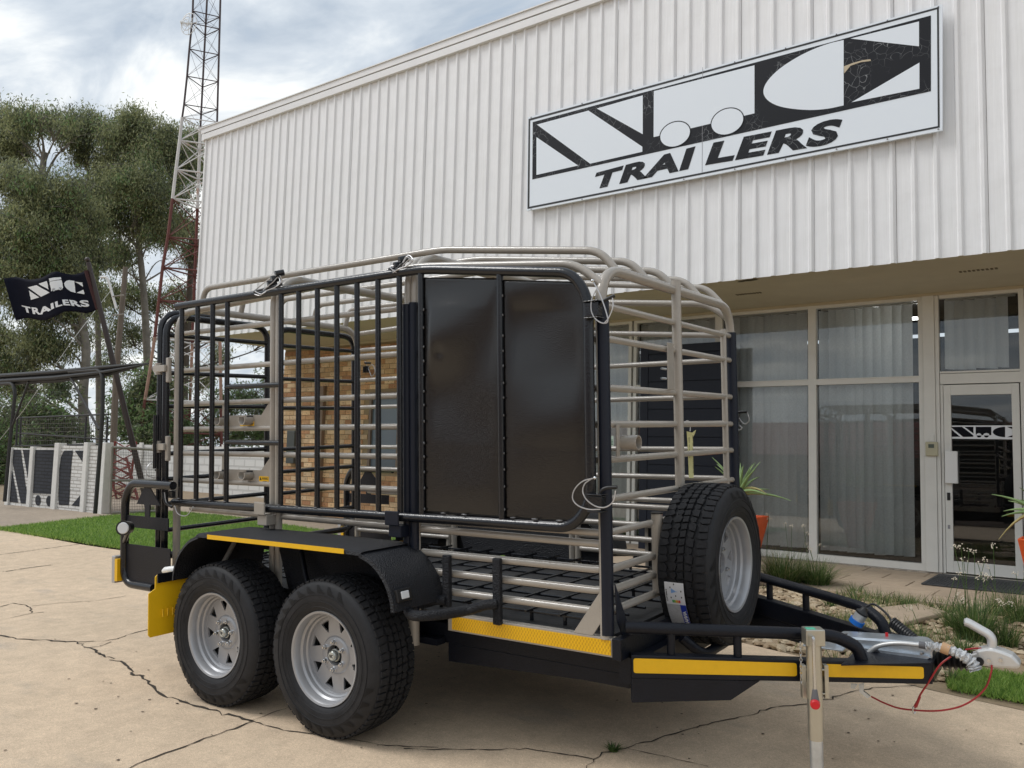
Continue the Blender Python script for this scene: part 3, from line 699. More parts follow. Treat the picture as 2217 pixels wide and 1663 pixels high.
# signboard on the cladding; shapes given where they sit on its plane
YS = 5.13
def SQ(u, v, y=YS-.012): return PB(1100+u/2.212, v/2.212, 1, y)
sg = thing('signboard', 'long white signboard with cracked black trailer emblem and TRAILERS lettering', 'sign')
b = MB(); b.prism([SQ(90,1010), SQ(2080,625), SQ(2080,20), SQ(95,562)], (0,.024,0)); b.build('board', board, sg)
inkm = mat('cracked black vinyl', (.010,.011,.016), .5, spec=.2)
t = inkm.node_tree; bb = t.nodes['Principled BSDF']; v_ = t.nodes.new('ShaderNodeTexVoronoi'); v_.feature = 'DISTANCE_TO_EDGE'; v_.inputs['Scale'].default_value = 15
tc2 = t.nodes.new('ShaderNodeTexCoord'); nz = t.nodes.new('ShaderNodeTexNoise'); nz.inputs['Scale'].default_value = 5; mxv = t.nodes.new('ShaderNodeMixRGB'); mxv.inputs[0].default_value = .16
t.links.new(tc2.outputs['Object'], nz.inputs['Vector']); t.links.new(tc2.outputs['Object'], mxv.inputs[1]); t.links.new(nz.outputs['Color'], mxv.inputs[2]); t.links.new(mxv.outputs[0], v_.inputs['Vector'])
mr_ = t.nodes.new('ShaderNodeMapRange'); mr_.inputs[1].default_value = .004; mr_.inputs[2].default_value = .02; mr_.inputs[3].default_value = 1; mr_.inputs[4].default_value = 0; t.links.new(v_.outputs['Distance'], mr_.inputs[0])
n3 = t.nodes.new('ShaderNodeTexNoise'); n3.inputs['Scale'].default_value = 2.2; t.links.new(tc2.outputs['Object'], n3.inputs['Vector']); mr2 = t.nodes.new('ShaderNodeMapRange'); mr2.inputs[1].default_value = .44; mr2.inputs[2].default_value = .56; t.links.new(n3.outputs['Fac'], mr2.inputs[0])
mu = t.nodes.new('ShaderNodeMath'); mu.operation = 'MULTIPLY'; t.links.new(mr_.outputs[0], mu.inputs[0]); t.links.new(mr2.outputs[0], mu.inputs[1])
mc = t.nodes.new('ShaderNodeMixRGB'); mc.inputs[1].default_value = (.013,.014,.018,1); mc.inputs[2].default_value = (.22,.23,.24,1); t.links.new(mu.outputs[0], mc.inputs[0]); t.links.new(mc.outputs[0], bb.inputs['Base Color'])
def spoly(nm, pts, m, lay): b_ = MB(); b_.prism([SQ(a, c_, YS-.012-.0013*lay) for a, c_ in pts], (0,-.0006,0)); return b_.build(nm, m, sg)
for q in (((98,562+8),(2063,33),(2063,42),(98,580)), ((93,992),(2067,602),(2067,611),(93,1001)), ((98,580),(106,578),(102,990),(93,992)), ((2054,44),(2063,42),(2067,602),(2058,604))): spoly('border', q, black_ink, 1)
spoly('emblem_ground', [(118,585),(2025,74),(2025,437),(116,860)], inkm, 1)
wh = board
spoly('emblem_shape', [(138,597),(385,530),(643,703),(643,727),(393,784)], wh, 2); spoly('emblem_shape', [(136,657),(136,838),(335,793)], wh, 2); spoly('emblem_shape', [(425,520),(645,457),(645,643)], wh, 2)
spoly('emblem_shape', [(698,437),(1180,313),(1180,543),(697,657)], wh, 2)
spoly('emblem_shape', [(p_.x, p_.y) for p_ in spline([(a,c_,0) for a,c_ in ((1607,192),(1540,208),(1460,237),(1380,277),(1300,330),(1245,385),(1223,432),(1234,470),(1275,500),(1340,518),(1440,527),(1530,521),(1607,505))], 4)], wh, 2)
spoly('emblem_shape', [(1640,185),(1968,103),(1968,222)], wh, 2); spoly('emblem_shape', [(1645,490),(1970,300),(1970,425)], wh, 2)
for (x_, y_, rx, ry) in ((800,643,71,58), (1050,582,76,61)):
    for lay, gx_, m in ((3, 5, inkm), (4, 0, wh)):
        spoly('emblem_wheel', [(x_+(rx+gx_)*cos(a), y_+(ry+gx_)*sin(a)-.24*(rx+gx_)*cos(a)*.8) for a in [2*pi*q/32 for q in range(32)]], m, lay)
spoly('torn_vinyl', [(1610,352),(1608,318),(1650,302),(1700,288),(1735,284),(1738,292),(1690,298),(1640,315)], mat('torn backing', (.50,.42,.30), .8), 3)
box('board_seam', (SQ(932,400).x-.002, YS-.0145, SQ(929,828).z), (SQ(932,400).x+.002, YS-.0125, SQ(934,322).z), grey_ink, sg)
def lett(body, bl, br, tl, tr):
    a, c_, d, e_ = (SQ(*q, YS-.0145) for q in (bl, br, tl, tr))
    text('lettering', body, lambda u, v: Vector((a.x+(c_.x-a.x)*u, a.y, (a.z+(c_.z-a.z)*u)*(1-v)+(d.z+(e_.z-d.z)*u)*v)), inkm, sg, bold=.05, shear=.2, space=1.12)
lett('TRAI', (415,907), (897,803), (415,829), (897,700)); lett('LERS', (943,793), (1602,682), (943,690), (1602,562))
b = MB()
for t_ in range(9):
    for (a, c_) in (((110,562),(2060,32)), ((110,1002),(2060,618))):
        p = SQ(a[0]+(c_[0]-a[0])*t_/8, a[1]+(c_[1]-a[1])*t_/8, YS-.016); b.ico(p, .008)
o = b.build('board_screws', grey_ink, sg); o['kind'] = 'stuff'

# things in front of the shop
kp = thing('keypad', 'small beige keypad box on the white column left of the glass door', 'keypad', ((xc0+xc1)/2+.005, YG-.08, 1.5))
p = PB(2018,972,1,YG-.08); kp.location = (p.x, YG-.076, p.z)
box('case', (-.06,-.035,-.075), (.06,0,.075), mat('keypad beige', (.46,.43,.30), .5), kp, bev=.006); box('screen', (-.03,-.039,.01), (.025,-.0352,.05), mat('keypad lens', (.10,.12,.10), .2), kp); box('conduit', (-.02,-.015,.078), (.02,0,.15), frame, kp)
dm = thing('door_mat', 'dark rubber mat lying before the glass door', 'mat', (0,0,0)); 
b = MB(); q = [PB(1994,1264,2,.145), PB(2300,1304,2,.145), PB(2300,1262,2,.145), PB(2020,1247,2,.145)]; x0m, x1m = q[0].x, 1.6
b.box((x0m,q[0].y,.1385), (x1m,6.88,.152)); b.build('backing', matm, dm, bev=.003)
b = MB()
for i in range(52):
    for j in range(13): b.box((x0m+.03+i*.03, q[0].y+.02+j*.055+(i%2)*.015, .1525), (x0m+.045+i*.03, q[0].y+.05+j*.055+(i%2)*.015, .157))
o = b.build('studs', matm, dm); o['kind'] = 'stuff'
# navy panelled door leaning beside the windows
nd_ = thing('timber_door', 'tall navy painted panelled door standing in front of the shop windows', 'door', (0,0,0)); YN = 6.62
xa, xb_ = PB(1384,1000,1,YN).x, PB(1580,1000,1,YN).x; za, zb_ = .135, PB(1480,745,1,YN).z
box('door_leaf', (xa, YN+.02, za), (xb_, YN+.05, zb_), doorn, nd_)
for x0_, x1_ in ((xa, xa+.11), (xb_-.11, xb_)): box('stile', (x0_, YN, za), (x1_, YN+.0195, zb_), doorn, nd_, bev=.003)
nz_ = 7
for i in range(nz_): 
    z0_ = za+.02+i*(zb_-za-.13)/nz_; box('plank', (xa+.113, YN+.005, z0_), (xb_-.113, YN+.0195, z0_+(zb_-za-.13)/nz_-.008), doorn, nd_, bev=.003)
box('rail', (xa+.112, YN-.002, zb_-.105), (xb_-.112, YN+.0195, zb_), doorn, nd_, bev=.003)

def pot(label, x, y, zt, wt, wb, z0, seed, nl=16):
    random.seed(seed)
    t_ = thing('plant_pot', label, 'pot', (x, y, z0), 'tall orange pots with aloes')
    b = MB(); h = zt-z0; P = []
    for w, z in ((wb,0),(wt,h),(wt-.05,h),(wt-.07,h-.06)): P += [(-w/2,-w/2,z),(w/2,-w/2,z),(w/2,w/2,z),(-w/2,w/2,z)]
    F = [(3,2,1,0)]+[(4*k+i,4*k+(i+1)%4,4*k+4+(i+1)%4,4*k+4+i) for k in range(3) for i in range(4)]+[(12,13,14,15)]
    b.add(P, F); b.build('pot_body', orange, t_, bev=.012)
    al = thing('aloe', label.replace('tall square orange pot','spiky green aloe').replace(' holding an aloe',''), 'aloe', (x, y, zt-.05), 'aloes in the orange pots')
    b = MB(); b.tube([(0,0,0),(.02,0,.12),(0,.01,.26)], .022, 7); b.build('stem', aloe2, al, smooth=50)
    for i in range(nl):
        a = i*2.4+random.uniform(-.3,.3); el = random.uniform(.15,1.25); L_ = random.uniform(.26,.46); dry = i < 3
        P = []; 
        for k in range(7):
            t = k/6; r_ = L_*(t*cos(el)+.12*t*t); z_ = .26+L_*(t*sin(el)-(.55 if not dry else 1.6)*t*t*cos(el)*.55); P.append((cos(a)*r_, sin(a)*r_, z_))
        b = MB(); b.tube(P, [.024*(1-k/6.6) for k in range(7)], 6); b.build('leaf', aloe2 if dry else aloe1, al, smooth=60)
pq = PB(1667,1117,1,5.07); pot('tall square orange pot holding an aloe behind the spare wheel', pq.x-.22, 4.85, pq.z, .44, .17, .1, 3, 22)
pq = PB(2202,1166,1,5.2); pot('tall square orange pot holding an aloe at the right edge by the glass door', pq.x+.17, 5.37, pq.z, .34, .14, .13, 9)
random.seed(11)
# ================================================================ YARD BEHIND: wall, gate, flag, shade port, mast, trees
def frame_of(name, label, cat, base, group=None):
    return thing(name, label, cat, base, group)
def under(o, t_):                                         # child built in world coordinates
    o.parent = t_; o.matrix_parent_inverse = Matrix.Translation(-t_.location); return o
# precast wall along a line, painted bays
WA, WB_ = Vector((-15.95, 4.32, 0)), Vector((-12.32, 4.46, 0))
wd = (WB_-WA).normalized(); wn_ = Vector((wd.y, -wd.x, 0))
def PW(px, py, off=0.):
    d = cf + cr*((px-CX)/F_) - cu*((py-CY)/F_); o_ = WA+wn_*off; t = (o_-cc).dot(wn_)/d.dot(wn_); return cc+d*t
wz0 = .07; posts_px = (27, 70, 127, 195, 227)
wt = thing('precast_wall', 'white precast block wall painted with a black emblem, at the left of the yard', 'wall', (WA.x, WA.y, 0))
ang = math.atan2(wd.y, wd.x); wt.rotation_euler = (0, 0, ang)
inv = (Matrix.Translation(WA) @ Matrix.Rotation(ang, 4, 'Z')).inverted()
def wl(px, py): q = inv @ PW(px, py); return q.x, q.z
def inwall(b, nm, m, bev=0): return b.build(nm, m, wt, bev=bev)
H = [wl(27,969)[1], wl(72,967)[1], wl(131,964)[1], wl(193,963)[1], wl(228,963)[1]]
X = [wl(25,1040)[0], wl(72,1040)[0], wl(126,1040)[0], wl(189,1040)[0], wl(227,1040)[0]]
for i, x in enumerate(X):
    w = .16 if i in (2, 4) else .13
    b = MB(); b.box((x-w/2,-.075,wz0-.1), (x+w/2,.075,H[i]+(.04 if i > 1 else 0))); o = inwall(b, 'post', wallw, .01)
for i in range(4):
    h = min(H[i], H[i+1])-.0; nrow = 6
    for r in range(nrow):
        b = MB(); z0 = wz0+(h-wz0)*r/nrow; b.box((X[i]+.075,-.03+.003*(r%2),z0), (X[i+1]-.085,.03,z0+(h-wz0)/nrow-.006)); inwall(b, 'panel', vib_w)
def paint(pts, off=-.036):
    b = MB(); b.prism([(wl(px,py)[0], off, wl(px,py)[1]) for px, py in pts], (0,-.0015,0)); inwall(b, 'painted_shape', vib_b)
K = 5.53
def kp_(l): return [(a/K, 860+c_/K) for a, c_ in l]
paint(kp_([(165,632),(270,630),(360,1275),(272,1268),(160,705)])); paint(kp_([(295,630),(388,630),(372,960),(362,1000)]))
paint(kp_([(150,790),(240,1262),(125,1250)]))
paint(kp_([(448,632),(688,632),(655,1160),(418,1148)])); 
for cx0, cy0 in ((478,1235),(610,1243)): paint(kp_([(cx0+34*cos(a), cy0+64*sin(a)) for a in [2*pi*q/12 for q in range(12)]]))
paint(kp_([(790,642),(895,640),(868,900),(848,1292),(730,1290),(722,1200),(735,860),(752,720)])); paint(kp_([(920,642),(1038,640),(1028,800),(980,730)])); paint(kp_([(1000,1155),(985,1308),(880,1296)]))
# wire security fence above the wall
fn = thing('security_fence', 'black wire fence with thin rails standing above the painted wall', 'fence', (WA.x, WA.y, 0)); fn.rotation_euler = (0,0,ang)
def fl(px, py): q = inv @ PW(px, py, -.25); return (q.x, q.y, q.z)
fm = mat('fence black', (.020,.020,.020), .6)
for a, c_ in (((40,905),(235,897)), ((38,938),(235,952)), ((30,966),(240,962))): MB().tube([fl(*a), fl(*c_)], .016, 6).build('rail', fm, fn)
for px in (38, 46, 187, 233): MB().tube([fl(px,902), fl(px-3,965)], .020, 6).build('post', fm, fn)
b = MB()
for i in range(46): px = 48+i*4.1; b.tube([fl(px,904-.04*i), fl(px-2.5,964)], .0035, 4)
for j in range(6): b.tube([fl(46,910+j*9), fl(234,905+j*9)], .003, 4)
o = b.build('wire_mesh', mat('fence wire', (.10,.09,.08), .6), fn); o['kind'] = 'stuff'

# steel gate and stored tower sections to the right of the wall
g0, g1 = Vector((-12.05, 4.75, 0)), Vector((-11.2, 6.6, 0)); gd = (g1-g0).normalized(); gn = Vector((gd.y,-gd.x,0))
def PGt(px, py): d = cf+cr*((px-CX)/F_)-cu*((py-CY)/F_); return cc+d*((g0-cc).dot(gn)/d.dot(gn))
gt = thing('mesh_gate', 'grey pipe gate with wire mesh between the wall and the flagpole', 'gate', (g0.x, g0.y, 0))
gm = mat('gate pipe', (.26,.24,.21), .6, var=.2); 
for nm, pts in (('gate_rail', ((243,968),(352,975))), ('gate_rail', ((243,1040),(345,1040))), ('gate_rail', ((243,1110),(350,1106))), ('gate_post', ((243,968),(238,1112)))):
    under(MB().tube([PGt(*p) for p in pts], .022, 8).build(nm, gm, None, smooth=50), gt)
b = MB()
for i in range(34): px = 246+i*3.6; b.tube([PGt(px,970), PGt(px-2,1110)], .0028, 4)
for j in range(22): b.tube([PGt(243,972+j*6.3), PGt(352,976+j*6.0)], .0028, 4)
o = under(b.build('wire_mesh', mat('gate wire', (.12,.10,.09), .6), None), gt); o['kind'] = 'stuff'
b = MB()
ww = thing('white_store_wall', 'long white painted block wall at the back of the yard behind the gate', 'wall', (-18, 10.2, 0))
b = MB(); b.box((-9.5,-.1,0), (2.9,.1,1.30)); o = b.build('wall_face', brickmat('white block', (.68,.68,.66), (.65,.65,.63), (.54,.54,.52), 1.6, .7, .32), ww)
b = MB()
for i in range(7): b.box((-9.4+i*2.0,-.16,0), (-9.25+i*2.0,-.11,1.36))
b.build('pilasters', wallw, ww)
random.seed(5)
for j, (px, py) in enumerate(((265,1020),(285,1060))):
    st = thing('stored_tower_section', ['rusty red lattice mast section leaning upright behind the mesh gate','rusty red lattice mast section lying low behind the mesh gate'][j], 'lattice section', (0,0,0))
    c0 = PD(px, py, 18.2); b = MB(); lg = []
    for q in range(3):
        a = q*2.1; lg.append((Vector((c0.x+.28*cos(a), c0.y+.28*sin(a), .1)), Vector((c0.x+.28*cos(a)+(.2 if not j else -.6), c0.y+.28*sin(a), 1.35 if not j else 1.0))))
    for a, c_ in lg: b.tube([a,c_], .022, 6)
    for q in range(3):
        A, B = lg[q], lg[(q+1)%3]
        for r in range(5):
            t0, t1 = r/5, (r+1)/5; b.tube([A[0].lerp(A[1],t0), B[0].lerp(B[1],t1)], .012, 5); b.tube([B[0].lerp(B[1],t0), A[0].lerp(A[1],t1)], .012, 5)
    b.build('lattice', mat('red oxide', (.20,.035,.028), .7, var=.3, vs=4), st)

# shade-net carport
cp = thing('carport', 'black shade net carport on thin bent steel posts at the left', 'carport', (-14, 3.9, 0)); YC0 = 3.9
def PC(px, py, y=YC0): return PB(px, py, 1, y)
def under2(b, nm, m, t_, sm=40): return under(b.build(nm, m, None, smooth=sm), t_)
b = MB(); e0, e1 = PC(-90,822), PC(322,786)
for dy, dz in ((0,0),(.06,-.05),(.0,-.10),(.08,-.14)): b.tube([e0+Vector((0,dy,dz+.02)), PC(120,806)+Vector((0,dy,dz+.005)), PC(225,795)+Vector((0,dy,dz*.8)), e1+Vector((0,0,dz*.1))], [.040,.038,.030,.006], 8)
under2(b, 'rolled_net', shade, cp)
for pts in ([(-30,832),(28,830),(33,850),(22,950),(10,1086)], [(150,805),(215,801),(223,815),(222,900),(206,1112)]):
    under2(MB().tube(rpath([PC(*p) for p in pts], .15), .034, 8), 'post', fm, cp)
for a, c_ in (((62,827),(24,930)), ((150,812),(214,930))): under2(MB().tube([PC(*a), PC(*c_)], .020, 6), 'brace', fm, cp)
gw = thing('guy_wire', 'thin pale stay wire running down from the wooden pole past the flag', 'wire', (0,0,0))
under(MB().tube([PC(262,600,8), PC(162,730,5.5), PC(50,890,4.6), PC(-5,958,4.3)], .006, 5).build('strand', mat('wire pale', (.42,.41,.37), .5), None), gw)

# leaning wooden pole with lamp arm
wp = thing('wooden_pole', 'grey weathered wooden pole leaning behind the flag, with a white pipe arm', 'pole', (0,0,0))
under(MB().tube([PD(240,1090,23), PD(252,800,23), PD(272,578,23)], [.095,.085,.065], 10).build('shaft', wood, None, smooth=50), wp)
under(MB().tube(rpath([PD(252,668,22.8), PD(233,600,22.8), PD(218,600,22.8)], .1), .035, 8).build('lamp_arm', whitep, None, smooth=50), wp)
for py in (640, 681): under(MB().tube([PD(244,py+2,22.75), PD(268,py-1,22.75)], .018, 6).build('cross_bolt', gm, None), wp)

# flagpole and flag
fp0 = PG(326,1107); D0 = (fp0-cc).dot(cf)
fp = thing('flagpole', 'dark brown flagpole leaning left on the far lawn', 'flagpole', fp0)
under(MB().tube([fp0-Vector((0,0,.1)), PD(268,880,D0), PD(222,690,D0), PD(191,568,D0)], [.055,.05,.046,.040], 10).build('pole', pole_m, None, smooth=50), fp)
under(MB().ico(PD(189,562,D0), .05).build('finial', pole_m, None, smooth=60), fp)
b = MB()
for i in range(60):
    a = random.uniform(0,6.28); r = random.uniform(.02,.2); b.tube([(fp0.x+cos(a)*r*.5,fp0.y+sin(a)*r*.5,.1),(fp0.x+cos(a)*r,fp0.y+sin(a)*r,.1+random.uniform(.08,.2))], [.004,.001], 3)
tag(b.build('grass_clump', grassm[1], None), 'green grass clump round the foot of the flagpole', 'grass clump')
top = spline([(8,603,0),(35,600,0),(62,605,0),(88,602,0),(118,588,0),(140,592,0),(162,594,0),(186,586,0)], 6); bot = spline([(34,694,0),(60,689,0),(92,694,0),(115,687,0),(140,675,0),(165,675,0),(190,678,0),(212,670,0)], 6)
NF = len(top)-1
def flag(u, v, off=0.):                                   # u 0..1 from the fly to the pole, v up
    k = u*NF; i = min(int(k), NF-1); t = k-i; a = top[i].lerp(top[i+1], t); c_ = bot[i].lerp(bot[i+1], t); p = c_.lerp(a, v)
    d = D0 - .05 + .16*sin(u*8.2+.5)*(1-u*.5) + .05*v*sin(u*5)
    return PD(p.x, p.y, d-off)
fg = thing('flag', 'black flag with a white trailer emblem and TRAILERS lettering, flying from the leaning pole', 'flag', flag(1,1))
b = MB(); nu, nv = 48, 12; V = [flag(i/nu, j/nv) for i in range(nu+1) for j in range(nv+1)]
b.add(V, [(i*(nv+1)+j, (i+1)*(nv+1)+j, (i+1)*(nv+1)+j+1, i*(nv+1)+j+1) for i in range(nu) for j in range(nv)])
o = under(b.build('cloth', flagm, None, smooth=80), fg); q = o.modifiers.new('s','SOLIDIFY'); q.thickness = .006
b = MB(); V = [flag(1,j/8)+Vector((0,0,.0)) for j in range(9)]; b.tube(V, .035, 6); under(b.build('sleeve', mat('maroon hem', (.045,.012,.012), .8), None), fg)
def fuv(px, py):                                          # invert by search along the cloth
    best = None
    for i in range(0, NF*4+1):
        u = i/(NF*4); k = u*NF; a_ = min(int(k), NF-1); t = k-a_; A = top[a_].lerp(top[a_+1], t); B = bot[a_].lerp(bot[a_+1], t)
        d = A-B; v = ((px-B.x)*d.x+(py-B.y)*d.y)/(d.x*d.x+d.y*d.y); e_ = abs((px-B.x)*d.y-(py-B.y)*d.x)
        if best is None or e_ < best[0]: best = (e_, u, v)
    return best[1], best[2]
import bmesh
def fmap(P, off, m_, nm):                                  # 2D outline in picture pixels, cut fine and laid on the waving cloth
    bm = bmesh.new(); bm.faces.new([bm.verts.new((x, y, 0)) for x, y in P]); bmesh.ops.triangulate(bm, faces=bm.faces[:])
    bmesh.ops.subdivide_edges(bm, edges=bm.edges[:], cuts=3, use_grid_fill=True); bmesh.ops.triangulate(bm, faces=bm.faces[:]); bm.verts.index_update()
    b = MB(); b.add([flag(*fuv(v.co.x, v.co.y), off) for v in bm.verts], [tuple(v.index for v in f.verts) for f in bm.faces]); bm.free()
    return under(b.build(nm, m_, None), fg)
def fshape(l): return fmap([(a/5.53, 540+c_/5.53) for a, c_ in l], .012, white_ink, 'emblem_shape')
fshape([(332,455),(440,428),(592,518),(490,568)]); fshape([(345,492),(370,605),(468,575)]); fshape([(460,412),(562,378),(582,482)])
fshape([(583,350),(640,338),(728,332),(735,358),(660,368),(590,385)]); fshape([(592,388),(660,374),(738,366),(755,455),(745,478),(700,482),(660,490),(615,500)])
fshape([(888,378),(830,368),(790,378),(768,405),(775,440),(810,480),(850,505),(905,520)]); fshape([(895,385),(985,398),(995,448)]); fshape([(915,520),(1000,482),(1012,537)])
for cx0, cy0 in ((643,484),(722,472)):
    for r_, m_, of in ((20, black_ink, .016), (16, white_ink, .019), (7, black_ink, .022)):
        P = [((cx0+r_*cos(a))/5.53, 540+(cy0+r_*sin(a))/5.53) for a in [2*pi*q/14 for q in range(14)]]
        fmap(P, of, m_, 'emblem_wheel')
ul, ur = fuv(49,675), fuv(193,660)
TL = spline([(260,668,0),(380,690,0),(520,730,0),(640,632,0),(760,598,0),(880,612,0),(1065,610,0)], 6); BLn = spline([(285,745,0),(400,775,0),(520,775,0),(650,705,0),(780,668,0),(920,685,0),(1072,690,0)], 6)
TL = spline([(258,668,0),(380,692,0),(500,690,0),(640,635,0),(760,598,0),(880,608,0),(1060,608,0)], 6)
V_, F__ = text2d('TRAILERS', bold=.04, space=1.1); n_ = len(TL)-1; P = []
for u, v in V_:
    k = u*n_; i = min(int(k), n_-1); t = k-i; a = TL[i].lerp(TL[i+1], t); c_ = BLn[i].lerp(BLn[i+1], t); q = c_.lerp(a, v); P.append(flag(*fuv(q.x/5.53, 540+q.y/5.53), .014))
b = MB(); b.add(P, F__); under(b.build('lettering', white_ink, None), fg)

# lattice radio mast
tw = thing('radio_mast', 'tall three legged lattice mast in red and white bands behind the building corner', 'radio mast', (0,0,0))
levL = [(419.5,-45),(417.3,23.5),(415.6,50),(410,106),(405,165),(398.5,226),(394.5,254),(389,304),(381,367),(373.5,430),(363.5,513),(352,579),(344,650),(335,730),(325.5,797),(314,865),(306,935),(299,1000),(292,1075)]
L_ = []; R_ = []; M_ = []
for i, (px, py) in enumerate(levL):
    a = PD(px, py, 27.0); z = a.z
    def atz(px_, dist): 
        p = PD(px_, 500, dist); 
        for k in range(8):
            y_ = 500; d0 = PD(px_, 400, dist).z-PD(px_, 500, dist).z; yy = 500-(z-p.z)/d0*100
        return PD(px_, yy, dist)
    t = max(0, min(1, (py-254)/800)); t0 = min(1, max(0, (254-py)/300))
    rx = 470+8*t0 if py < 254 else 470+9*t; mx = 434+15*t0 if py < 254 else 434-30*t
    L_.append(a); R_.append(atz(rx+2*t, 27.35+.4*t)); M_.append(atz(mx, 27.8+1.1*t))
def band(py): return t_dark if py < 250 else (t_white if py < 450 else (t_red if py < 700 else (t_rust if py < 880 else t_red)))
def bandh(py): return t_dark if py < 250 else (t_white if py < 450 else (t_red if py < 700 else (t_white if py < 880 else t_red)))
for i in range(len(levL)-1):
    py = (levL[i][1]+levL[i+1][1])/2; m = band(py); mh_ = bandh(py)
    for Q in (L_, R_, M_): under(MB().tube([Q[i], Q[i+1]], .032 if py < 250 else .05, 6).build('leg', m, None), tw)
    A, B, D_ = (L_[i+1], R_[i+1], M_[i+1]); a, c_, d = L_[i], R_[i], M_[i]; r1 = .017 if py < 250 else .028; r2 = .0055 if py < 250 else .017
    for p, q in ((A,B),(A,D_),(B,D_)): under(MB().tube([p, q], r1, 5).build('strut', bandh(levL[i+1][1]-3), None), tw)
    b = MB()
    for (p, q, s_, t_) in ((a,c_,A,B),(a,d,A,D_),(c_,d,B,D_)):
        b.tube([p, t_], r2, 4); b.tube([q, s_], r2, 4)
    under(b.build('brace', mh_, None), tw)
dsh = thing('dish_antenna', 'small white grid dish antenna clamped to the left leg of the mast', 'antenna', PD(409,52,26.8)); b = MB(); q0 = PD(409,52,26.8)
for r_ in (.12,.24,.36): b.tube([q0+Vector((r_*.8*cos(a),-.12+r_*r_*.9+.25*r_*cos(a),r_*sin(a))) for a in [2*pi*k/20 for k in range(20)]], .012, 4, closed=True)
for k in range(8): a = k*pi/4; b.tube([q0, q0+Vector((.36*.8*cos(a),.0+.09*cos(a),.36*sin(a)))], .010, 4)
b.tube([q0, q0+Vector((-.12,-.16,.02))], .03, 6); b.tube([q0+Vector((-.12,-.16,.02)), q0+Vector((-.16,-.2,.0))], .06, 8); b.tube([q0, L_[2]], .03, 6)
under(b.build('dish', whitep, None), dsh)

# ---------------------------------------------------------------- trees
def leaves(name, blobs, dens, size, parent, mats, droop=.75):
    VV = []; MI = []
    more = [(px+rng.uniform(-.6,.6)*rp_, py+rng.uniform(-.3,.7)*rp_, rp_*.9, dist+2.2) for (px, py, rp_, dist) in blobs if rp_ > 28 and py < 560]
    for (px, py, rp_, dist) in list(blobs)+more:
        c = np.array(PD(px, py, dist)); R = rp_/F_*dist; nc = int(34+62*(rp_/60)**2)
        for k in range(nc):
            u = rng.normal(size=3); u /= np.linalg.norm(u); cl = c+u*R*1.12*(rng.random()**.45)
            q = cl*1.25; f = np.sin(q[0]+1.3*np.sin(q[2]*.8))+np.sin(q[1]*1.1+1.1*np.sin(q[0]*.9))+np.sin(q[2]*1.5+np.sin(q[1]))
            if f < (-.75 if py < 520 else -.6): continue
            n = int(dens*.50*rng.uniform(.35,1.5)); s_ = rng.uniform(.10,.34)
            p = cl+np.clip(rng.normal(size=(n,3)),-1.8,1.8)*np.array([s_,s_,s_*1.0])
            d = rng.normal(size=(n,3))*.45; d[:,2] -= droop; d /= np.linalg.norm(d,axis=1)[:,None]
            w = np.cross(d, rng.normal(size=(n,3))); w /= np.linalg.norm(w,axis=1)[:,None]+1e-9
            l = size*rng.uniform(.6,1.4,n)[:,None]; ww = l*.14
            V = np.empty((n,4,3)); V[:,0] = p; V[:,1] = p+d*l*.5+w*ww; V[:,2] = p+d*l; V[:,3] = p+d*l*.5-w*ww
            VV.append(V.reshape(-1,3)); base = rng.choice(4, p=[.34,.34,.22,.10])
            mi = np.full(n, base); mi[rng.random(n) < .25] = rng.integers(0, 3); MI.append(mi)
    return npmesh(name, np.concatenate(VV), 4, mats, np.concatenate(MI), None, parent)
def limb(b, pts, r0, r1, n=7): P = spline(pts, 5); b.tube(P, [r0+(r1-r0)*(i/(len(P)-1))**.8 for i in range(len(P))], n)
def tree(name, label, base, trunk_px, blobs, dist, r0, dens=150, size=.13, m=bark, cat='tree', group='gum trees behind the yard', mats=leafm, droop=.75):
    t_ = thing(name, label, cat, PD(*base, dist), group); t_.location.z = 0
    inv_ = lambda o: under(o, t_)
    b = MB(); P = [PD(px, py, dist) for px, py in [base]+trunk_px]; P[0].z = min(P[0].z, -.1); limb(b, P, r0, r0*.5, 9)
    Q = spline(P, 5)
    for (px, py, rp_, dd) in blobs:
        tgt = PD(px, py, dd); best = min(Q, key=lambda q: (q-tgt).length + max(0, q.z-tgt.z+1.5)*1.6)
        if (best-tgt).length > 14: continue
        mid = best.lerp(tgt, .5)+Vector((random.uniform(-.4,.4), random.uniform(-.4,.4), random.uniform(-.2,.5)))
        rr_ = r0*random.uniform(.16,.3); limb(b, [best, mid, tgt], rr_, rr_*.3, 6)
        for k in range(7):
            e2 = tgt+Vector([random.gauss(0,1)*rp_/F_*dd*.75 for _ in range(3)]); limb(b, [mid.lerp(tgt,.4), mid.lerp(e2,.6)+Vector((0,0,.2)), e2], rr_*.38, rr_*.10, 4)
    inv_(b.build('trunk', m, None, smooth=60))
    o = leaves('crown', blobs, dens, size, None, mats, droop); inv_(o)
    return t_
tree('gum_tree', 'tall gum tree with an umbrella shaped crown at the upper left of the sky', (60,1060), [(66,800),(75,560),(88,420),(96,330)],
     [(52,262,38,33),(100,252,32,33),(20,300,38,34),(132,276,34,33),(85,240,26,33),(8,340,34,34),(150,315,26,33),(-10,270,40,34),(38,330,22,34)], 33.5, .22, 120)
tree('gum_tree', 'slim gum tree with a small round crown left of the main crown', (215,1050), [(212,700),(200,480),(192,380),(188,330)], [(178,262,24,36),(205,272,25,36),(190,300,26,36),(160,300,20,36),(175,338,18,36)], 36, .14, 120)
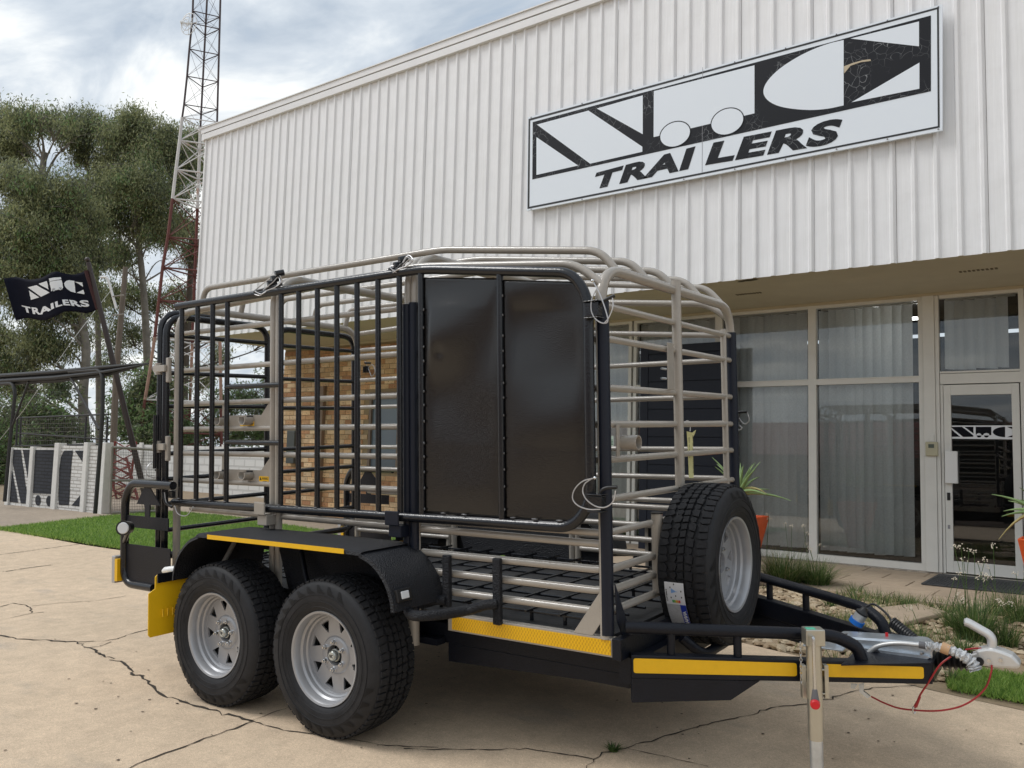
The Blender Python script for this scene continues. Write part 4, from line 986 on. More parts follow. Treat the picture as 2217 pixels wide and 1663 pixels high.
tree('gum_tree', 'largest gum tree, its dense olive crown filling the sky left of the mast', (330,1060), [(320,800),(312,640),(300,520),(292,420)],
     [(288,262,34,34),(258,292,38,34),(318,292,38,34),(345,330,44,34.5),(285,335,48,33),(240,350,42,34),(365,300,26,35),(385,345,34,35),(215,400,40,34),(265,410,48,32.5),(325,405,50,33),(375,420,44,34.5),(410,372,30,35.5),(225,460,42,34),(290,480,44,33),(345,490,42,34),(250,540,38,34),(395,480,34,36),(310,560,36,35),(370,560,34,36),(415,300,22,36),(400,550,30,36)], 34, .19, 175)
tree('gum_tree', 'broad gum tree with pale forked trunk above the painted wall at the left', (182,1075), [(184,960),(180,860),(186,760),(170,640),(150,520)],
     [(30,400,44,30),(90,420,46,30),(150,420,42,30),(20,470,46,30),(75,490,48,29.5),(130,500,46,30),(185,480,40,31),(10,545,46,30),(60,570,42,29.5),(110,580,40,30),(160,570,40,30),(205,545,34,31),(-20,620,50,30),(40,650,40,30),(95,670,40,29.5),(150,660,38,30),(10,720,44,30),(70,750,38,29.5),(125,745,34,30),(185,650,34,31),(175,725,28,31),(0,800,44,30),(45,830,36,30)], 30, .22, 165, m=bark)
tree('gum_tree', 'gum tree behind the mast, dark limbs showing between loose foliage', (402,1060), [(398,900),(404,740),(412,600),(420,480)],
     [(235,640,38,37),(280,640,34,38),(330,650,30,38),(385,640,30,39),(250,720,34,37),(300,730,26,38),(410,700,34,39),(350,745,26,38),(455,700,34,39),(240,790,34,37),(500,690,30,40),(285,800,30,38),(550,720,32,40),(600,740,30,40),(480,770,20,40),(440,820,24,40),(600,690,28,40)], 38, .22, 120, m=barkd)
tree('bush', 'bright green leafy bush behind the mast base and mesh gate', (345,1060), [(345,960),(340,900)],
     [(330,830,34,28),(365,850,30,28),(300,870,34,28),(345,900,34,27.5),(285,920,34,27.5),(385,905,26,28),(320,950,30,27),(260,880,28,28),(380,950,26,28),(350,795,22,29)], 28, .08, 130, .15, m=barkd, cat='bush', group='bushes along the back of the yard', mats=[leafm[3],leafm[1],leafm[2],leafm[3]], droop=.3)
tree('bush', 'dark bush mass behind the painted wall at the left', (90,1060), [(90,980),(95,930)],
     [(60,880,34,27),(110,900,32,27),(20,900,34,27),(150,935,28,27),(85,945,28,26.5),(10,960,28,27),(130,850,24,28),(-20,870,40,27)], 27, .09, 120, .15, m=barkd, cat='bush', group='bushes along the back of the yard', mats=[leafm[3],leafm[1],leafm[2],leafm[2]], droop=.3)
tree('bush', 'loose thorny bush seen through the rear bars of the cage', (505,1040), [(505,960),(500,880)],
     [(440,880,24,31),(480,880,26,31),(530,860,26,31),(570,880,24,31),(460,930,22,31),(520,940,20,31),(590,830,20,31),(420,940,20,31),(560,940,16,31),(430,985,16,31),(600,930,18,31)], 31, .08, 85, .14, m=barkd, cat='bush', group='bushes along the back of the yard', mats=[leafm[3],leafm[1],leafm[2],leafm[3]], droop=.3)
tree('bush', 'green hedge closing the yard at the far left edge', (-15,1080), [(-15,1000)], [(0,1010,26,24),(-40,980,50,24),(5,1050,20,24),(-30,1040,40,24),(-60,900,60,24)], 24, .08, 120, .13, m=barkd, cat='bush', group='bushes along the back of the yard', mats=[leafm[3],leafm[1],leafm[2],leafm[3]], droop=.2)

# building across the road, behind the camera: seen in the glass and the black panels
op = thing('red_roofed_shed', 'long low shed with a red roof, mirrored in the shop glass', 'shed', (0,-24,0))
box('shed_wall', (-30,-.2,-1.4), (30,4,1.7), mat('shed wall', (.30,.24,.20), .8), op)
b = MB(); b.prism([(-31,.0-.8,1.6),(-31,5,1.6),(-31,2.5,3.1)], (62,0,0)); b.build('shed_roof', mat('red roof sheet', (.20,.055,.045), .6), op)
# ================================================================ THE TRAILER (built in its own axes: x forward, y away, z up)
random.seed(21)
TR = thing('livestock_trailer', 'double axle livestock trailer, beige tube cage with black gates, spare wheel on its drawbar', 'trailer')
TR.matrix_world = MB3.to_4x4()
def yy(s, y): return y if s else 1.5-y                     # s=1 near side, 0 far side
def tb(nm, pts, r, m, par=None, rad=0, n=10): return tube(nm, pts, r, m, par or TR, n, rad)
RZ = [1.984, 1.765, 1.563, 1.414, 1.27, 1.11, .975]        # cage rails
RL = [.827, .743, .66]
# floor, mesh, chassis
fl_ = box('floor', (-2.9,.02,.535), (.0,1.48,.562), mat('floor rubber', (.022,.022,.023), .7, var=.3, vs=6, bump=.4, bs=40), TR)
for i in range(9): b = MB(); y = .10+i*.1625; b.tube([(-2.85,y,.60),(-.03,y,.60)], .0065, 6); b.build('grid_bar', blk, TR, smooth=50)
for i in range(17): b = MB(); x = -2.8+i*.17; b.tube([(x,.05,.611),(x,1.45,.611)], .0065, 6); b.build('grid_bar', blk, TR, smooth=50)
b = MB()
for i in range(17):
    for j in (0,4,8): x = -2.8+i*.17; y = .1+j*.1625; b.box((x-.006,y-.006,.562),(x+.006,y+.006,.605))
o = b.build('grid_feet', blk, TR); o['kind'] = 'stuff'
for s in (1, 0):
    y0, y1 = yy(s,-.012), yy(s,.03); y0, y1 = min(y0,y1), max(y0,y1)
    box('floor_frame', (-.80,y0,.492), (.035,y1,.566), beige, TR, bev=.002); box('floor_frame', (-2.95,y0,.492), (-2.35,y1,.566), blkc, TR, bev=.002)
    y0, y1 = yy(s,.10), yy(s,.17); y0, y1 = min(y0,y1), max(y0,y1)
    box('chassis_beam', (-2.9,y0,.40), (.05,y1,.49), blkc, TR, bev=.003)
    b = MB(); b.prism([(-.89,y0,.40),(-.89,y0,.315),(-.17,y0,.345),(.05,y0,.345),(.05,y0,.40)], (0,y1-y0,0)); b.build('chassis_beam', blkc, TR, bev=.002)
box('cross_beam', (.036,-.02,.485), (.075,1.52,.568), blkc, TR, bev=.002); box('cross_beam', (.03,.05,.38), (.12,1.45,.484), blkc, TR)
for x in (-.5,-1.0,-1.6,-2.2,-2.8): box('cross_beam', (x,.17,.44), (x+.05,1.33,.533), blkc, TR)
box('cross_beam', (-2.99,-.02,.485), (-2.95,1.52,.568), blkc, TR)
# faceted yellow reflective strip on the near floor edge
b = MB(); b.box((-.775,-.0150,.500), (.028,-.0125,.558)); st_ = b.build('reflective_strip', yel, TR)
b = MB(); 
for i in range(54):
    for j in range(5):
        x = -.770+i*.0148+(j%2)*.0062; z = .5015+j*.0112; b.poly([(x,-.0153,z),(x+.0062,-.0153,z+.001),(x+.0068,-.0153,z+.0112),(x+.0006,-.0153,z+.0100)])
o = b.build('facets', yel2, st_); o['kind'] = 'stuff'

RR = .0148
# posts and hoops
def hoop(x, zt, r=.030, zb=.56, sleeve=True, xs=0):
    path = rpath([(x,0,zb),(x,0,zt),(x,1.5,zt),(x,1.5,zb)], .17, 9); return tb('hoop', path, r, beige)
hoop(-2.885, 2.148, .0225); hoop(-2.014, 2.235, .0205); hoop(-1.970, 2.235, .0205); hoop(-1.038, 2.235, .0205); hoop(-.996, 2.235, .0205); hoop(0, 2.057, .0235)
for x, zt, za in ((-1.038,1.995,.56),(-.996,2.0,.56)):
    tb('post_sleeve', [(x,-.012,za),(x,-.012,zt)], .0225, navy)
for s in (1, 0): tb('post_sleeve', [(.004,yy(s,.004),.575),(.004,yy(s,.004),1.915)], .0285, navy)
tb('end_upright', [(0,yy(0,.115),.57),(0,yy(0,.115),1.925)], .0165, beige)
tb('mid_post', [(.012,.735,1.115),(.012,.735,2.10)], .0235, beige)
# near and far cage rails (the far top rail follows the front slope)
for s in (1, 0):
    y = yy(s, .015)
    for i, z in enumerate(RZ):
        if i == 0: tb('side_rail', [(-2.87,y,1.99),(-.98,y,1.985),(-.02,y,1.90)], RR, beige)
        else: tb('side_rail', [(-2.87,y,z),(-.02,y,z)], RR, beige)
    tb('side_rail', rpath([(-2.86,y,2.112),(-1.0,y,2.178),(-.12,y,2.085),(-.0,y,1.985)], .1), .0185, beige)
    for z in RL: tb('side_rail', [((-.97 if s else -.97),y,z),(-.06,y,z),(-.02,y,z+.002)], .0168, beige)
    tb('side_rail', [(-2.76,y,.945),(-.02,y,.93)], .0165, beige)
    if not s:
        for z in RL[1:]: tb('side_rail', [(-2.86,y,z),(-2.0,y,z)], RR, beige)
# front rails
for i, z in enumerate(RZ):
    z2 = 1.90 if i == 0 else z
    if i < 6: tb('front_rail', [(0,.03,z2),(0,1.47,z2-.004)], RR, beige)
    else: tb('front_rail', [(0,.03,z2),(0,.43,z2)], RR, beige); tb('front_rail', [(0,.5,z2),(0,1.47,z2)], RR, beige)
for z in RL: tb('front_rail', [(0,.03,z),(0,1.47,z)], .0168, beige)
sp_ = tb('spare_post', [(.01,.474,.665),(.01,.474,1.012)], .026, beige); b = MB(); b.tube([(.01,.474,1.0125),(.01,.474,1.019)], .0285, 14); b.build('end_cap', blkp, sp_, smooth=40)
tb('spare_post', [(.01,1.02,.56),(.01,1.02,1.012)], .026, beige)
# roof rails: flat to the middle hoop, sloping to the front, ends bent down on the hoops
for y in (.155, .45, .75, 1.065, 1.375):
    tb('roof_rail', rpath([(-2.885,y,2.165),(-2.845,y,2.282),(-.96,y,2.278),(-.085,y,2.160),(-.002,y,2.060)], .07, 7), .0178, beige)

# big near side gate
GY = -.055
ga = tb('side_gate', rpath([(-2.835,GY,.985),(-.115,GY,.998),(-.028,GY,1.10),(-.028,GY,1.93),(-.10,GY,2.035),(-.895,GY,2.142),(-2.82,GY,2.142)], .08, 7), .0220, blk, TR, n=14)
def gb(x, z0, z1, r=.0140, m=blk): return MB().tube([(x,GY,z0),(x,GY,z1)], r, 12).build('gate_bar', m, ga, smooth=50)
for x in (-2.769,-2.617,-2.475,-2.342,-1.888,-1.751,-1.61,-1.468,-1.327,-1.186,-1.048): gb(x, .99, 2.135)
for z in (1.647, 1.339): MB().tube([(-2.342,GY,z),(-2.15,GY,z-.003),(-1.888,GY,z-.004)], .0140, 12).build('rung', blk, ga, smooth=50)
gb(-.912, .99, 2.13, .0150, blk); gb(-.463, .99, 2.075, .0155)
def panel(x0, x1, zt0, zt1, z0, corner):
    nx, nz = 40, 80; V = []; F = []
    for i in range(nx+1):
        u = i/nx; x = x0+(x1-x0)*u; zt = zt0+(zt1-zt0)*u
        zl = z0; zh = zt
        if corner and u > .80: q = (u-.80)/.20; zh = zt-.13*q**3; zl = z0+.09*q**3
        for j in range(nz+1):
            v = j/nz; z = zl+(zh-zl)*v; e_ = min(u,1-u,v,1-v)*8; e_ = min(1,e_)
            d = .014*sin(6.9*z-5.2*x+.4)+.008*sin(7.5*x+8.4*z+1.3)+.004*sin(9*x-14*z)
            if not corner: d += .006*math.exp(-((x+.80)**2+(z-1.75)**2)/.0006)
            V.append((x, GY+.004+d*e_*(.22+.78*min(1,max(0,(v-.30)/.3))), z))
    F = [(i*(nz+1)+j, (i+1)*(nz+1)+j, (i+1)*(nz+1)+j+1, i*(nz+1)+j+1) for i in range(nx) for j in range(nz)]
    b = MB(); b.add(V, F); o = b.build('gate_sheet', sheetm, ga, smooth=80); q = o.modifiers.new('s','SOLIDIFY'); q.thickness = .003
panel(-.900, -.477, 2.105, 2.055, 1.018, 0); panel(-.450, -.044, 2.045, 1.992, 1.018, 1)
b = MB()
for z in [1.05+.075*i+random.uniform(-.02,.02) for i in range(13)]:
    b.ico((-.894,GY-.006,z), .0045, (1,.7,1.5), .3); b.ico((-.446,GY-.006,z+.02), .004, (1,.7,1.5), .3)
for x in (-.78,-.66,-.40,-.29,-.17): b.ico((x,GY-.012,1.024), .007, (2.4,.9,.6), .2)
for x in (-2.769,-2.617,-2.475,-2.342,-1.888,-1.751,-1.61,-1.468,-1.327,-1.186,-1.048): b.ico((x,GY-.012,1.010), .006, (2.6,1,.7), .2)
o = b.build('weld_beads', mat('weld bead', (.10,.10,.105), .35), ga, smooth=60); o['kind'] = 'stuff'
for x, m in ((-2.02,beige), (-1.075,navy)):
    o = box('gate_rest', (x-.035,GY-.040,.955), (x+.050,GY-.030,1.022), m, TR, bev=.004); box('bracket', (x-.02,GY-.029,.90), (x+.055,GY+.05,.955), m, TR, bev=.004)

# rear gates: two leaves, black round tube
for k, (ya, yb) in enumerate(((-.035,.722),(.79,1.535))):
    for dx in ((-2.955,) if k else (-2.955,)):
        lf = tb('rear_gate', rpath([(dx,ya,.70),(dx,ya,2.10),(dx,yb,2.10),(dx,yb,.66),(dx,ya,.66),(dx,ya,.75)], .12, 7), .0215, blk, TR)
        for z in (1.988,1.758,1.556,1.412,1.272,1.119,.972,.815): 
            if z == 1.412: continue
            MB().tube([(dx,ya+.01,z-.004),(dx,yb-.01,z+.004)], .0140, 10).build('gate_rail', blk, lf, smooth=50)
tb('rear_gate_frame', rpath([(-3.01,-.035,.56),(-3.01,-.035,2.13),(-3.01,.30,2.13)], .13), .0215, blk)
for z in (1.745,1.275): 
    h_ = box('hinge', (-2.935,-.052,z-.05), (-2.905,-.028,z+.10), beige, TR, bev=.006); box('hinge_strap', (-3.035,-.070,z+.015), (-2.92,-.053,z+.055), beige, h_, bev=.003)
    MB().tube([(-3.01,-.045,z-.0),(-3.01,-.045,z+.07)], .0255, 12).build('knuckle', beige, h_, smooth=50)
tb('drop_bolt', [(-3.0,-.075,1.18),(-3.0,-.075,1.50)], .011, blk)

# ramp hooks behind the near gate: plates with half pipes and warning stickers
def hook(z0, zt, sx0, sx1):
    pz = MB(); y = .012
    pz.prism([(-2.475,y,z0),(-2.06,y,z0),(-2.06,y,zt+.06),(-2.13,y,z0+.088),(-2.42,y,z0+.088),(-2.42,y,z0+.16),(-2.475,y,z0+.16)], (0,.006,0)); h = pz.build('ramp_hook', beige, TR, bev=.001)
    for x in (-2.44,-2.22):
        b = MB(); m = 14; V = []; r0, r1 = .030, .025
        for yq in (-.05,.011):
            for r_ in (r0, r1):
                for q in range(m+1): a = radians(150+q*240/m); V.append((x+r_*cos(a), yq, z0+.062+r_*sin(a)))
        M1 = m+1
        for q in range(m): b_ = q; 
        F = []
        for q in range(m): F += [(q,q+1,2*M1+q+1,2*M1+q),(M1+q,3*M1+q,3*M1+q+1,M1+q+1),(q,M1+q,M1+q+1,q+1),(2*M1+q,2*M1+q+1,3*M1+q+1,3*M1+q)]
        b.add(V, F); b.build('half_pipe', beige, h, smooth=50)
        b = MB(); b.box((x-.02,.0,z0+.035),(x+.02,.0112,z0+.085)); b.build('pipe_back', blkp, h)
    s_ = box('warning_sticker', (sx0,y-.0012,z0+.005), (sx1,y-.0002,z0+.055), yel, h)
    text('lettering', 'WARNING', lambda u, v: Vector((sx0+.025+u*(sx1-sx0-.03), y-.0016, z0+.036+v*.014)), black_ink, s_, bold=.02)
    b = MB(); b.poly([(sx0+.004,y-.0016,z0+.034),(sx0+.022,y-.0016,z0+.034),(sx0+.013,y-.0016,z0+.052)]); 
    for j in range(3): b.box((sx0+.03,y-.0016,z0+.012+j*.007),(sx1-.012,y-.0014,z0+.0155+j*.007))
    b.build('pictogram', black_ink, s_)
hook(1.400, 1.50, -2.31, -2.19); hook(1.096, 1.19, -2.145, -2.065)

# fender
def fender(s):
    prof = [(-2.425,.615),(-2.418,.66),(-2.400,.71),(-2.365,.765),(-2.29,.830),(-2.20,.865),(-2.10,.876),(-1.12,.872),(-1.03,.862),(-.955,.833),(-.90,.79),(-.86,.737),(-.836,.68),(-.826,.628)]
    P = spline([(a,0,c_) for a,c_ in prof], 4); b = MB(); Y = [-.012,-.31,-.335]
    V = []; n = len(P)
    for i, p in enumerate(P):
        t = (P[min(i+1,n-1)]-P[max(i-1,0)]).normalized(); nr = Vector((t.z,0,-t.x))
        if nr.z > 0: nr = -nr
        for (y, d) in ((-.01,0),(-.318,0),(-.333,.005),(-.337,.020),(-.334,.020),(-.329,.007),(-.315,.004),(-.01,.004)):
            V.append((p.x+nr.x*d, yy(s,y), p.z+nr.z*d))
    b.add(V, [(i*8+k,(i+1)*8+k,(i+1)*8+(k+1)%8,i*8+(k+1)%8) for i in range(n-1) for k in range(8)] + [tuple(range(8)), tuple((n-1)*8+7-k for k in range(8))])
    f_ = b.build('fender', liner, TR, smooth=50)
    b = MB(); b.prism([(p.x, yy(s,-.004), p.z-.006) for p in P]+[(-.86,yy(s,-.004),.60),(-.95,yy(s,-.004),.57),(-1.88,yy(s,-.004),.57),(-1.95,yy(s,-.004),.76),(-2.08,yy(s,-.004),.76),(-2.12,yy(s,-.004),.60),(-2.38,yy(s,-.004),.60)], (0,-.004 if s else .004,0)); b.build('inner_panel', liner, f_)
    y0, y1 = sorted((yy(s,-.3405), yy(s,-.3385))); box('reflective_strip', (-2.11,y0,.852), (-1.125,y1,.874), yel, f_)
    return f_
fn_ = fender(1); ff_ = fender(0)
tb('fender_brace', [(-1.80,-.01,.85),(-1.62,-.10,.60)], .012, blkc); tb('fender_stay', [(-2.30,-.02,.80),(-2.28,-.16,.62)], .014, beige)
tb('fender_stay', [(-2.018,-.005,.45),(-2.018,-.005,.60)], .028, beige); tb('fender_stay', [(-1.01,-.01,.40),(-1.01,-.01,.57)], .03, beige)
# small lamp on the front slope of the fender
la = MB(); q = Vector((-.785,-.30,.728)); R_ = Matrix.Rotation(radians(76), 3, 'Y')
la.box((-.027,-.046,-.004), (.027,.046,.012), R=R_, at=(-.838,-.272,.690)); la = la.build('marker_lamp', blkp, TR, bev=.003)
la2 = MB(); la2.box((-.016,-.024,.012), (.016,.024,.018), R=R_, at=(-.838,-.272,.690)); la2.build('lens', lens, la, bev=.003)
# yellow mudflaps
for s in (1, 0):
    y0 = [-.40,-.375,-.375,-.335,-.335,-.06,-.06,-.39] 
    b = MB(); b.prism([(-2.56,yy(s,y),z) for y, z in ((-.378,.315),(-.366,.300),(-.10,.300),(-.10,.63),(-.325,.63),(-.34,.618),(-.34,.555),(-.378,.535))], (-.008,0,0)); f = b.build('mudflap', yelp, TR, bev=.003)
    y0, y1 = sorted((yy(s,-.335), yy(s,-.05))); box('flap_strap', (-2.552,y0,.585), (-2.545,y1,.635), blk, f)
    b = MB(); 
    for j in range(6): b.tube([(-2.551,yy(s,-.30+.03*j),.40),(-2.551,yy(s,-.30+.03*j),.44)], .004, 5)
    o = b.build('embossing', yelp, f)

# rear lamp guards: bent tube, black plate with windows and an arrow tab
for s in (1, 0):
    gy = yy(s, -.16)
    gd_ = tb('lamp_guard', rpath([(-2.68,gy,1.093),(-3.10,gy,1.095),(-3.165,gy,1.0),(-3.165,gy,.50),(-2.86,gy,.50)], .10), .0245, blk)
    e1_, e2_ = sorted((gy-.003, gy+.003))
    for nm, x0, x1, z0, z1 in (('plate',-3.15,-2.70,.52,.735),('plate',-3.15,-2.72,.835,.905),('plate',-2.955,-2.905,.905,.975)): box(nm, (x0,e1_,z0), (x1,e2_,z1), blkc, gd_)
    b = MB(); b.prism([(-3.04,e1_,.975),(-2.80,e1_,.975),(-2.905,e1_,1.075),(-2.965,e1_,1.075)], (0,.006,0)); b.build('arrow_plate', blkc, gd_)
    y0, y1 = sorted((yy(s,-.20), yy(s,-.13)))
    lt = box('tail_lamp', (-3.235,y0,.50), (-3.20,y1,.66), mat('lamp housing', (.45,.45,.46), .35, metal=.5), TR, bev=.004); box('reflector', (-3.198,y0-.002,.515), (-3.17,y1,.645), yel, lt)
# round side lamp on its arm
lp = PT(270,1143,1,-.30); ar = tb('lamp_arm', [(lp.x+.02,-.29,lp.z-.02), (-3.17,-.16,.74)], .013, blkp)
q = Vector((lp.x, -.30, lp.z)); dr_ = (CT-q).normalized(); dr_ = Vector((.55,-.8,.05)).normalized(); b = MB(); b.tube([q-dr_*.05, q-dr_*.045, q+dr_*.02], [.022,.036,.042], 18); rl = b.build('side_lamp', blkp, TR, smooth=40)
b = MB(); b.tube([q+dr_*.018, q+dr_*.026], [.034,.030], 18); b.build('lens', lens, rl, smooth=40)
q = PT(357,1236,1,-.25); b = MB(); b.tube([q+Vector((-.012,0,0)), q, q+Vector((.03,.02,.002)), q+Vector((.09,.05,.006))], [.012,.021,.024,.026], 14); b.build('marker_lamp', whitep, TR, smooth=60)

# step loop in front of the fender, near and far
for s in (1, 0):
    for x, zt, zb in ((-.795,.832,.60),(-.515,.840,.555)):
        y0, y1 = sorted((yy(s,-.035), yy(s,-.010))); box('step_post', (x-.020,y0,zb), (x+.020,y1,zt), liner, TR, bev=.005); box('step_post_back', (x-.030,min(yy(s,-.008),yy(s,.0)),zb+.02), (x-.012,max(yy(s,-.008),yy(s,.0)),zt-.003), beige, TR)
    Q = [(-.795,-.03,.63), (-.93,-.07,.625)] + [tuple(PT(px,py,2,.612)) for px, py in ((893,1309),(884,1320),(897,1333),(950,1331),(1010,1322))] + [(-.56,-.06,.640),(-.515,-.03,.645)]
    tb('step_loop', spline([(a,yy(s,c_),d) for a,c_,d in Q], 5), .0225, liner)
# gussets at the front post foot
for s in (1, 0):
    b = MB(); b.prism([(-.018,yy(s,-.012),.745),(-.145,yy(s,-.012),.567),(-.055,yy(s,-.012),.567),(-.018,yy(s,-.012),.62)], (0,.006 if s else -.006,0)); b.build('gusset', beige, TR, bev=.001)
    b = MB(); b.prism([(.04,yy(s,.0),.78),(.04,yy(s,.125),.567),(.04,yy(s,.055),.567),(.04,yy(s,.015),.63)], (.006,0,0)); b.build('gusset', navy, TR, bev=.001)
# galvanised plates on the far side
for x0, x1 in ((-2.30,-1.95),(-1.89,-1.03)): box('side_plate', (x0,1.515,.668), (x1,1.52,.735), mat('pale plate', (.50,.49,.45), .3, metal=.5, var=.1), TR)
box('axle', (-1.335,-.05,.32), (-1.275,1.55,.38), blkc, TR); box('axle', (-2.145,-.05,.32), (-2.085,1.55,.38), blkc, TR)
for s in (1,0): y0, y1 = sorted((yy(s,.03), yy(s,.09))); box('leaf_spring', (-2.5,y0,.40), (-.9,y1,.43), blkc, TR); 
# ---- wheels
def tyre_meshes():
    prof = [(.205,.000),(.214,-.004),(.222,-.012),(.245,-.020),(.275,-.0245),(.305,-.0235),(.330,-.017),(.345,-.008),(.3520,.006),(.3525,.02)]
    prof = prof + [(.3530,.105)] + [(r, .21-h) for r, h in reversed(prof)]
    b = MB(); b.lathe(prof, n=72); me1 = b
    t = MB(); NB = 32; w0, w1 = -.006, .216
    def blk_(pts, th0, dth, rb=.350, rt=.3655):           # pts in (across, around 0..1)
        V = []
        for rr_ in (rb, rt):
            for a, c_ in pts:
                r = rr_-(.006 if (a < .015 or a > .195) else 0)-(.0015 if (a < .05 or a > .16) else 0); th = th0+c_*dth; sh = 1 if rr_ == rb else .0
                V.append((r*cos(th), a, r*sin(th)))
        n = len(pts); t.add(V, [tuple(range(2*n-1,n-1,-1))]+[(i,(i+1)%n,n+(i+1)%n,n+i) for i in range(n)])
    for k in range(NB):
        th = 2*pi*k/NB; d = 2*pi/NB; j = (k%2)*.006
        blk_([(-.003+j*.5,.06),(.030,.02),(.040,.26),(.038,.50),(-.004+j*.5,.44)], th, d); blk_([(-.002,.56),(.036,.62),(.044,.84),(.028,.97),(-.002,.88)], th, d)
        blk_([(.052,.02),(.074,-.10),(.088,.10),(.080,.42),(.054,.50)], th, d); blk_([(.056,.60),(.078,.52),(.086,.70),(.078,.92),(.060,.90)], th, d)
        blk_([(.094,.00),(.119,.07),(.119,.44),(.094,.38)], th, d); blk_([(.094,.47),(.119,.54),(.119,.93),(.094,.88)], th, d)
        blk_([(.158,.52),(.136,.40),(.122,.60),(.130,.92),(.156,1.0)], th, d); blk_([(.154,.10),(.132,.02),(.124,.20),(.132,.42),(.150,.40)], th, d)
        blk_([(.213-j*.5,.60),(.180,.54),(.168,.80),(.172,1.04),(.214-j*.5,.98)], th, d); blk_([(.212,.10),(.174,.06),(.164,.36),(.182,.48),(.212,.50)], th, d)
    o = MB()                                              # saw-tooth ornament ring and raised circles on the sidewall
    def side(r, th): return (r*cos(th), -.0250+max(0,(r-.29))*max(0,(r-.29))*4.2+.0006 if r > .29 else -.0248, r*sin(th))
    for q0 in (radians(60), radians(-125)):
        for k in range(9):
            a = q0+k*radians(12.5)*(1 if q0 > 0 else 1); s_ = []
            for i in range(5): s_.append(side(.300+.034*i/4, a+radians(9)*(i/4)**.6))
            for i in range(5): s_.append(side(.334-.034*i/4, a+radians(11)-radians(1.5)*(i/4)))
            o.add([(p[0], p[1]-.0012, p[2]) for p in s_], [tuple(range(10))])
    g = MB()
    for r in (.292,.2375,.262): g.lathe([(r-.0008,-.0245),(r,-.0268 if r > .24 else -.0262),(r+.0008,-.0245)], n=72)
    for q in range(6):
        a = 1.9+q*.62
        for rr_ in (.247,.253,.270,.277): g.add([((rr_)*cos(a+u*.28), -.0262, rr_*sin(a+u*.28)) for u in (0,.25,.5,.75,1)]+[((rr_+.0016)*cos(a+u*.28), -.0262, (rr_+.0016)*sin(a+u*.28)) for u in (1,.75,.5,.25,0)], [tuple(range(10))])
    return me1, t, o, g
def rim_meshes():
    b = MB(); b.lathe([(.196,.022),(.198,.0),(.204,-.010),(.2135,-.013),(.2150,-.008),(.2120,-.001),(.2030,.006),(.1990,.016),(.1965,.028),(.188,.036),(.1865,.060),(.186,.052),(.178,.057),(.1745,.070),(.1735,.085),(.20,.11),(.205,.19),(.21,.21)], n=72)
    import bmesh
    bm = bmesh.new()
    def loop(P): vs = [bm.verts.new(p) for p in P]; return [bm.edges.new((vs[i], vs[(i+1)%len(vs)])) for i in range(len(vs))]
    E_ = loop([(.1755*cos(a), .070, .1755*sin(a)) for a in [2*pi*k/64 for k in range(64)]]) + loop([(.088*cos(a), .070, .088*sin(a)) for a in [2*pi*k/40 for k in range(40)]])
    holes = []
    for k in range(8):
        a = 2*pi*(k+.5)/8+.1; T = [(.163, -.185), (.163, .185), (.104, 0)]; P = []
        c3 = [(r*cos(a+d), r*sin(a+d)) for r, d in T]
        R3 = rpath([(x, z, 0) for x, z in c3], .008, 3, closed=True); P = [(p.x, .070, p.y) for p in R3]; holes.append(P); E_ += loop(P)
    bmesh.ops.triangle_fill(bm, use_beauty=True, edges=E_); bm.verts.index_update()
    # drop triangles inside the holes / centre
    cen = [Vector((sum(p[0] for p in H_)/len(H_), .070, sum(p[2] for p in H_)/len(H_))) for H_ in holes]
    kill = [f for f in bm.faces if any((f.calc_center_median()-c_).length < .017 for c_ in cen) or f.calc_center_median().xz.length < .080 if True]
    bmesh.ops.delete(bm, geom=kill, context='FACES')
    base = len(b.v); bm.verts.index_update(); b.add([tuple(v.co) for v in bm.verts], [tuple(v.index for v in f.verts) for f in bm.faces]); bm.free()
    for H_ in holes:
        n = len(H_); b.add(H_+[(p[0]*.985, .080, p[2]*.985) for p in H_], [(i,(i+1)%n,n+(i+1)%n,n+i) for i in range(n)])
    b.lathe([(.088,.070),(.083,.063),(.076,.0600),(.047,.0595),(.0455,.066),(.0455,.10)], n=48)
    return b
def nic(parent, y, r, col=black_ink): pass
rimb = rim_meshes(); ty = tyre_meshes(); first_wheel = None
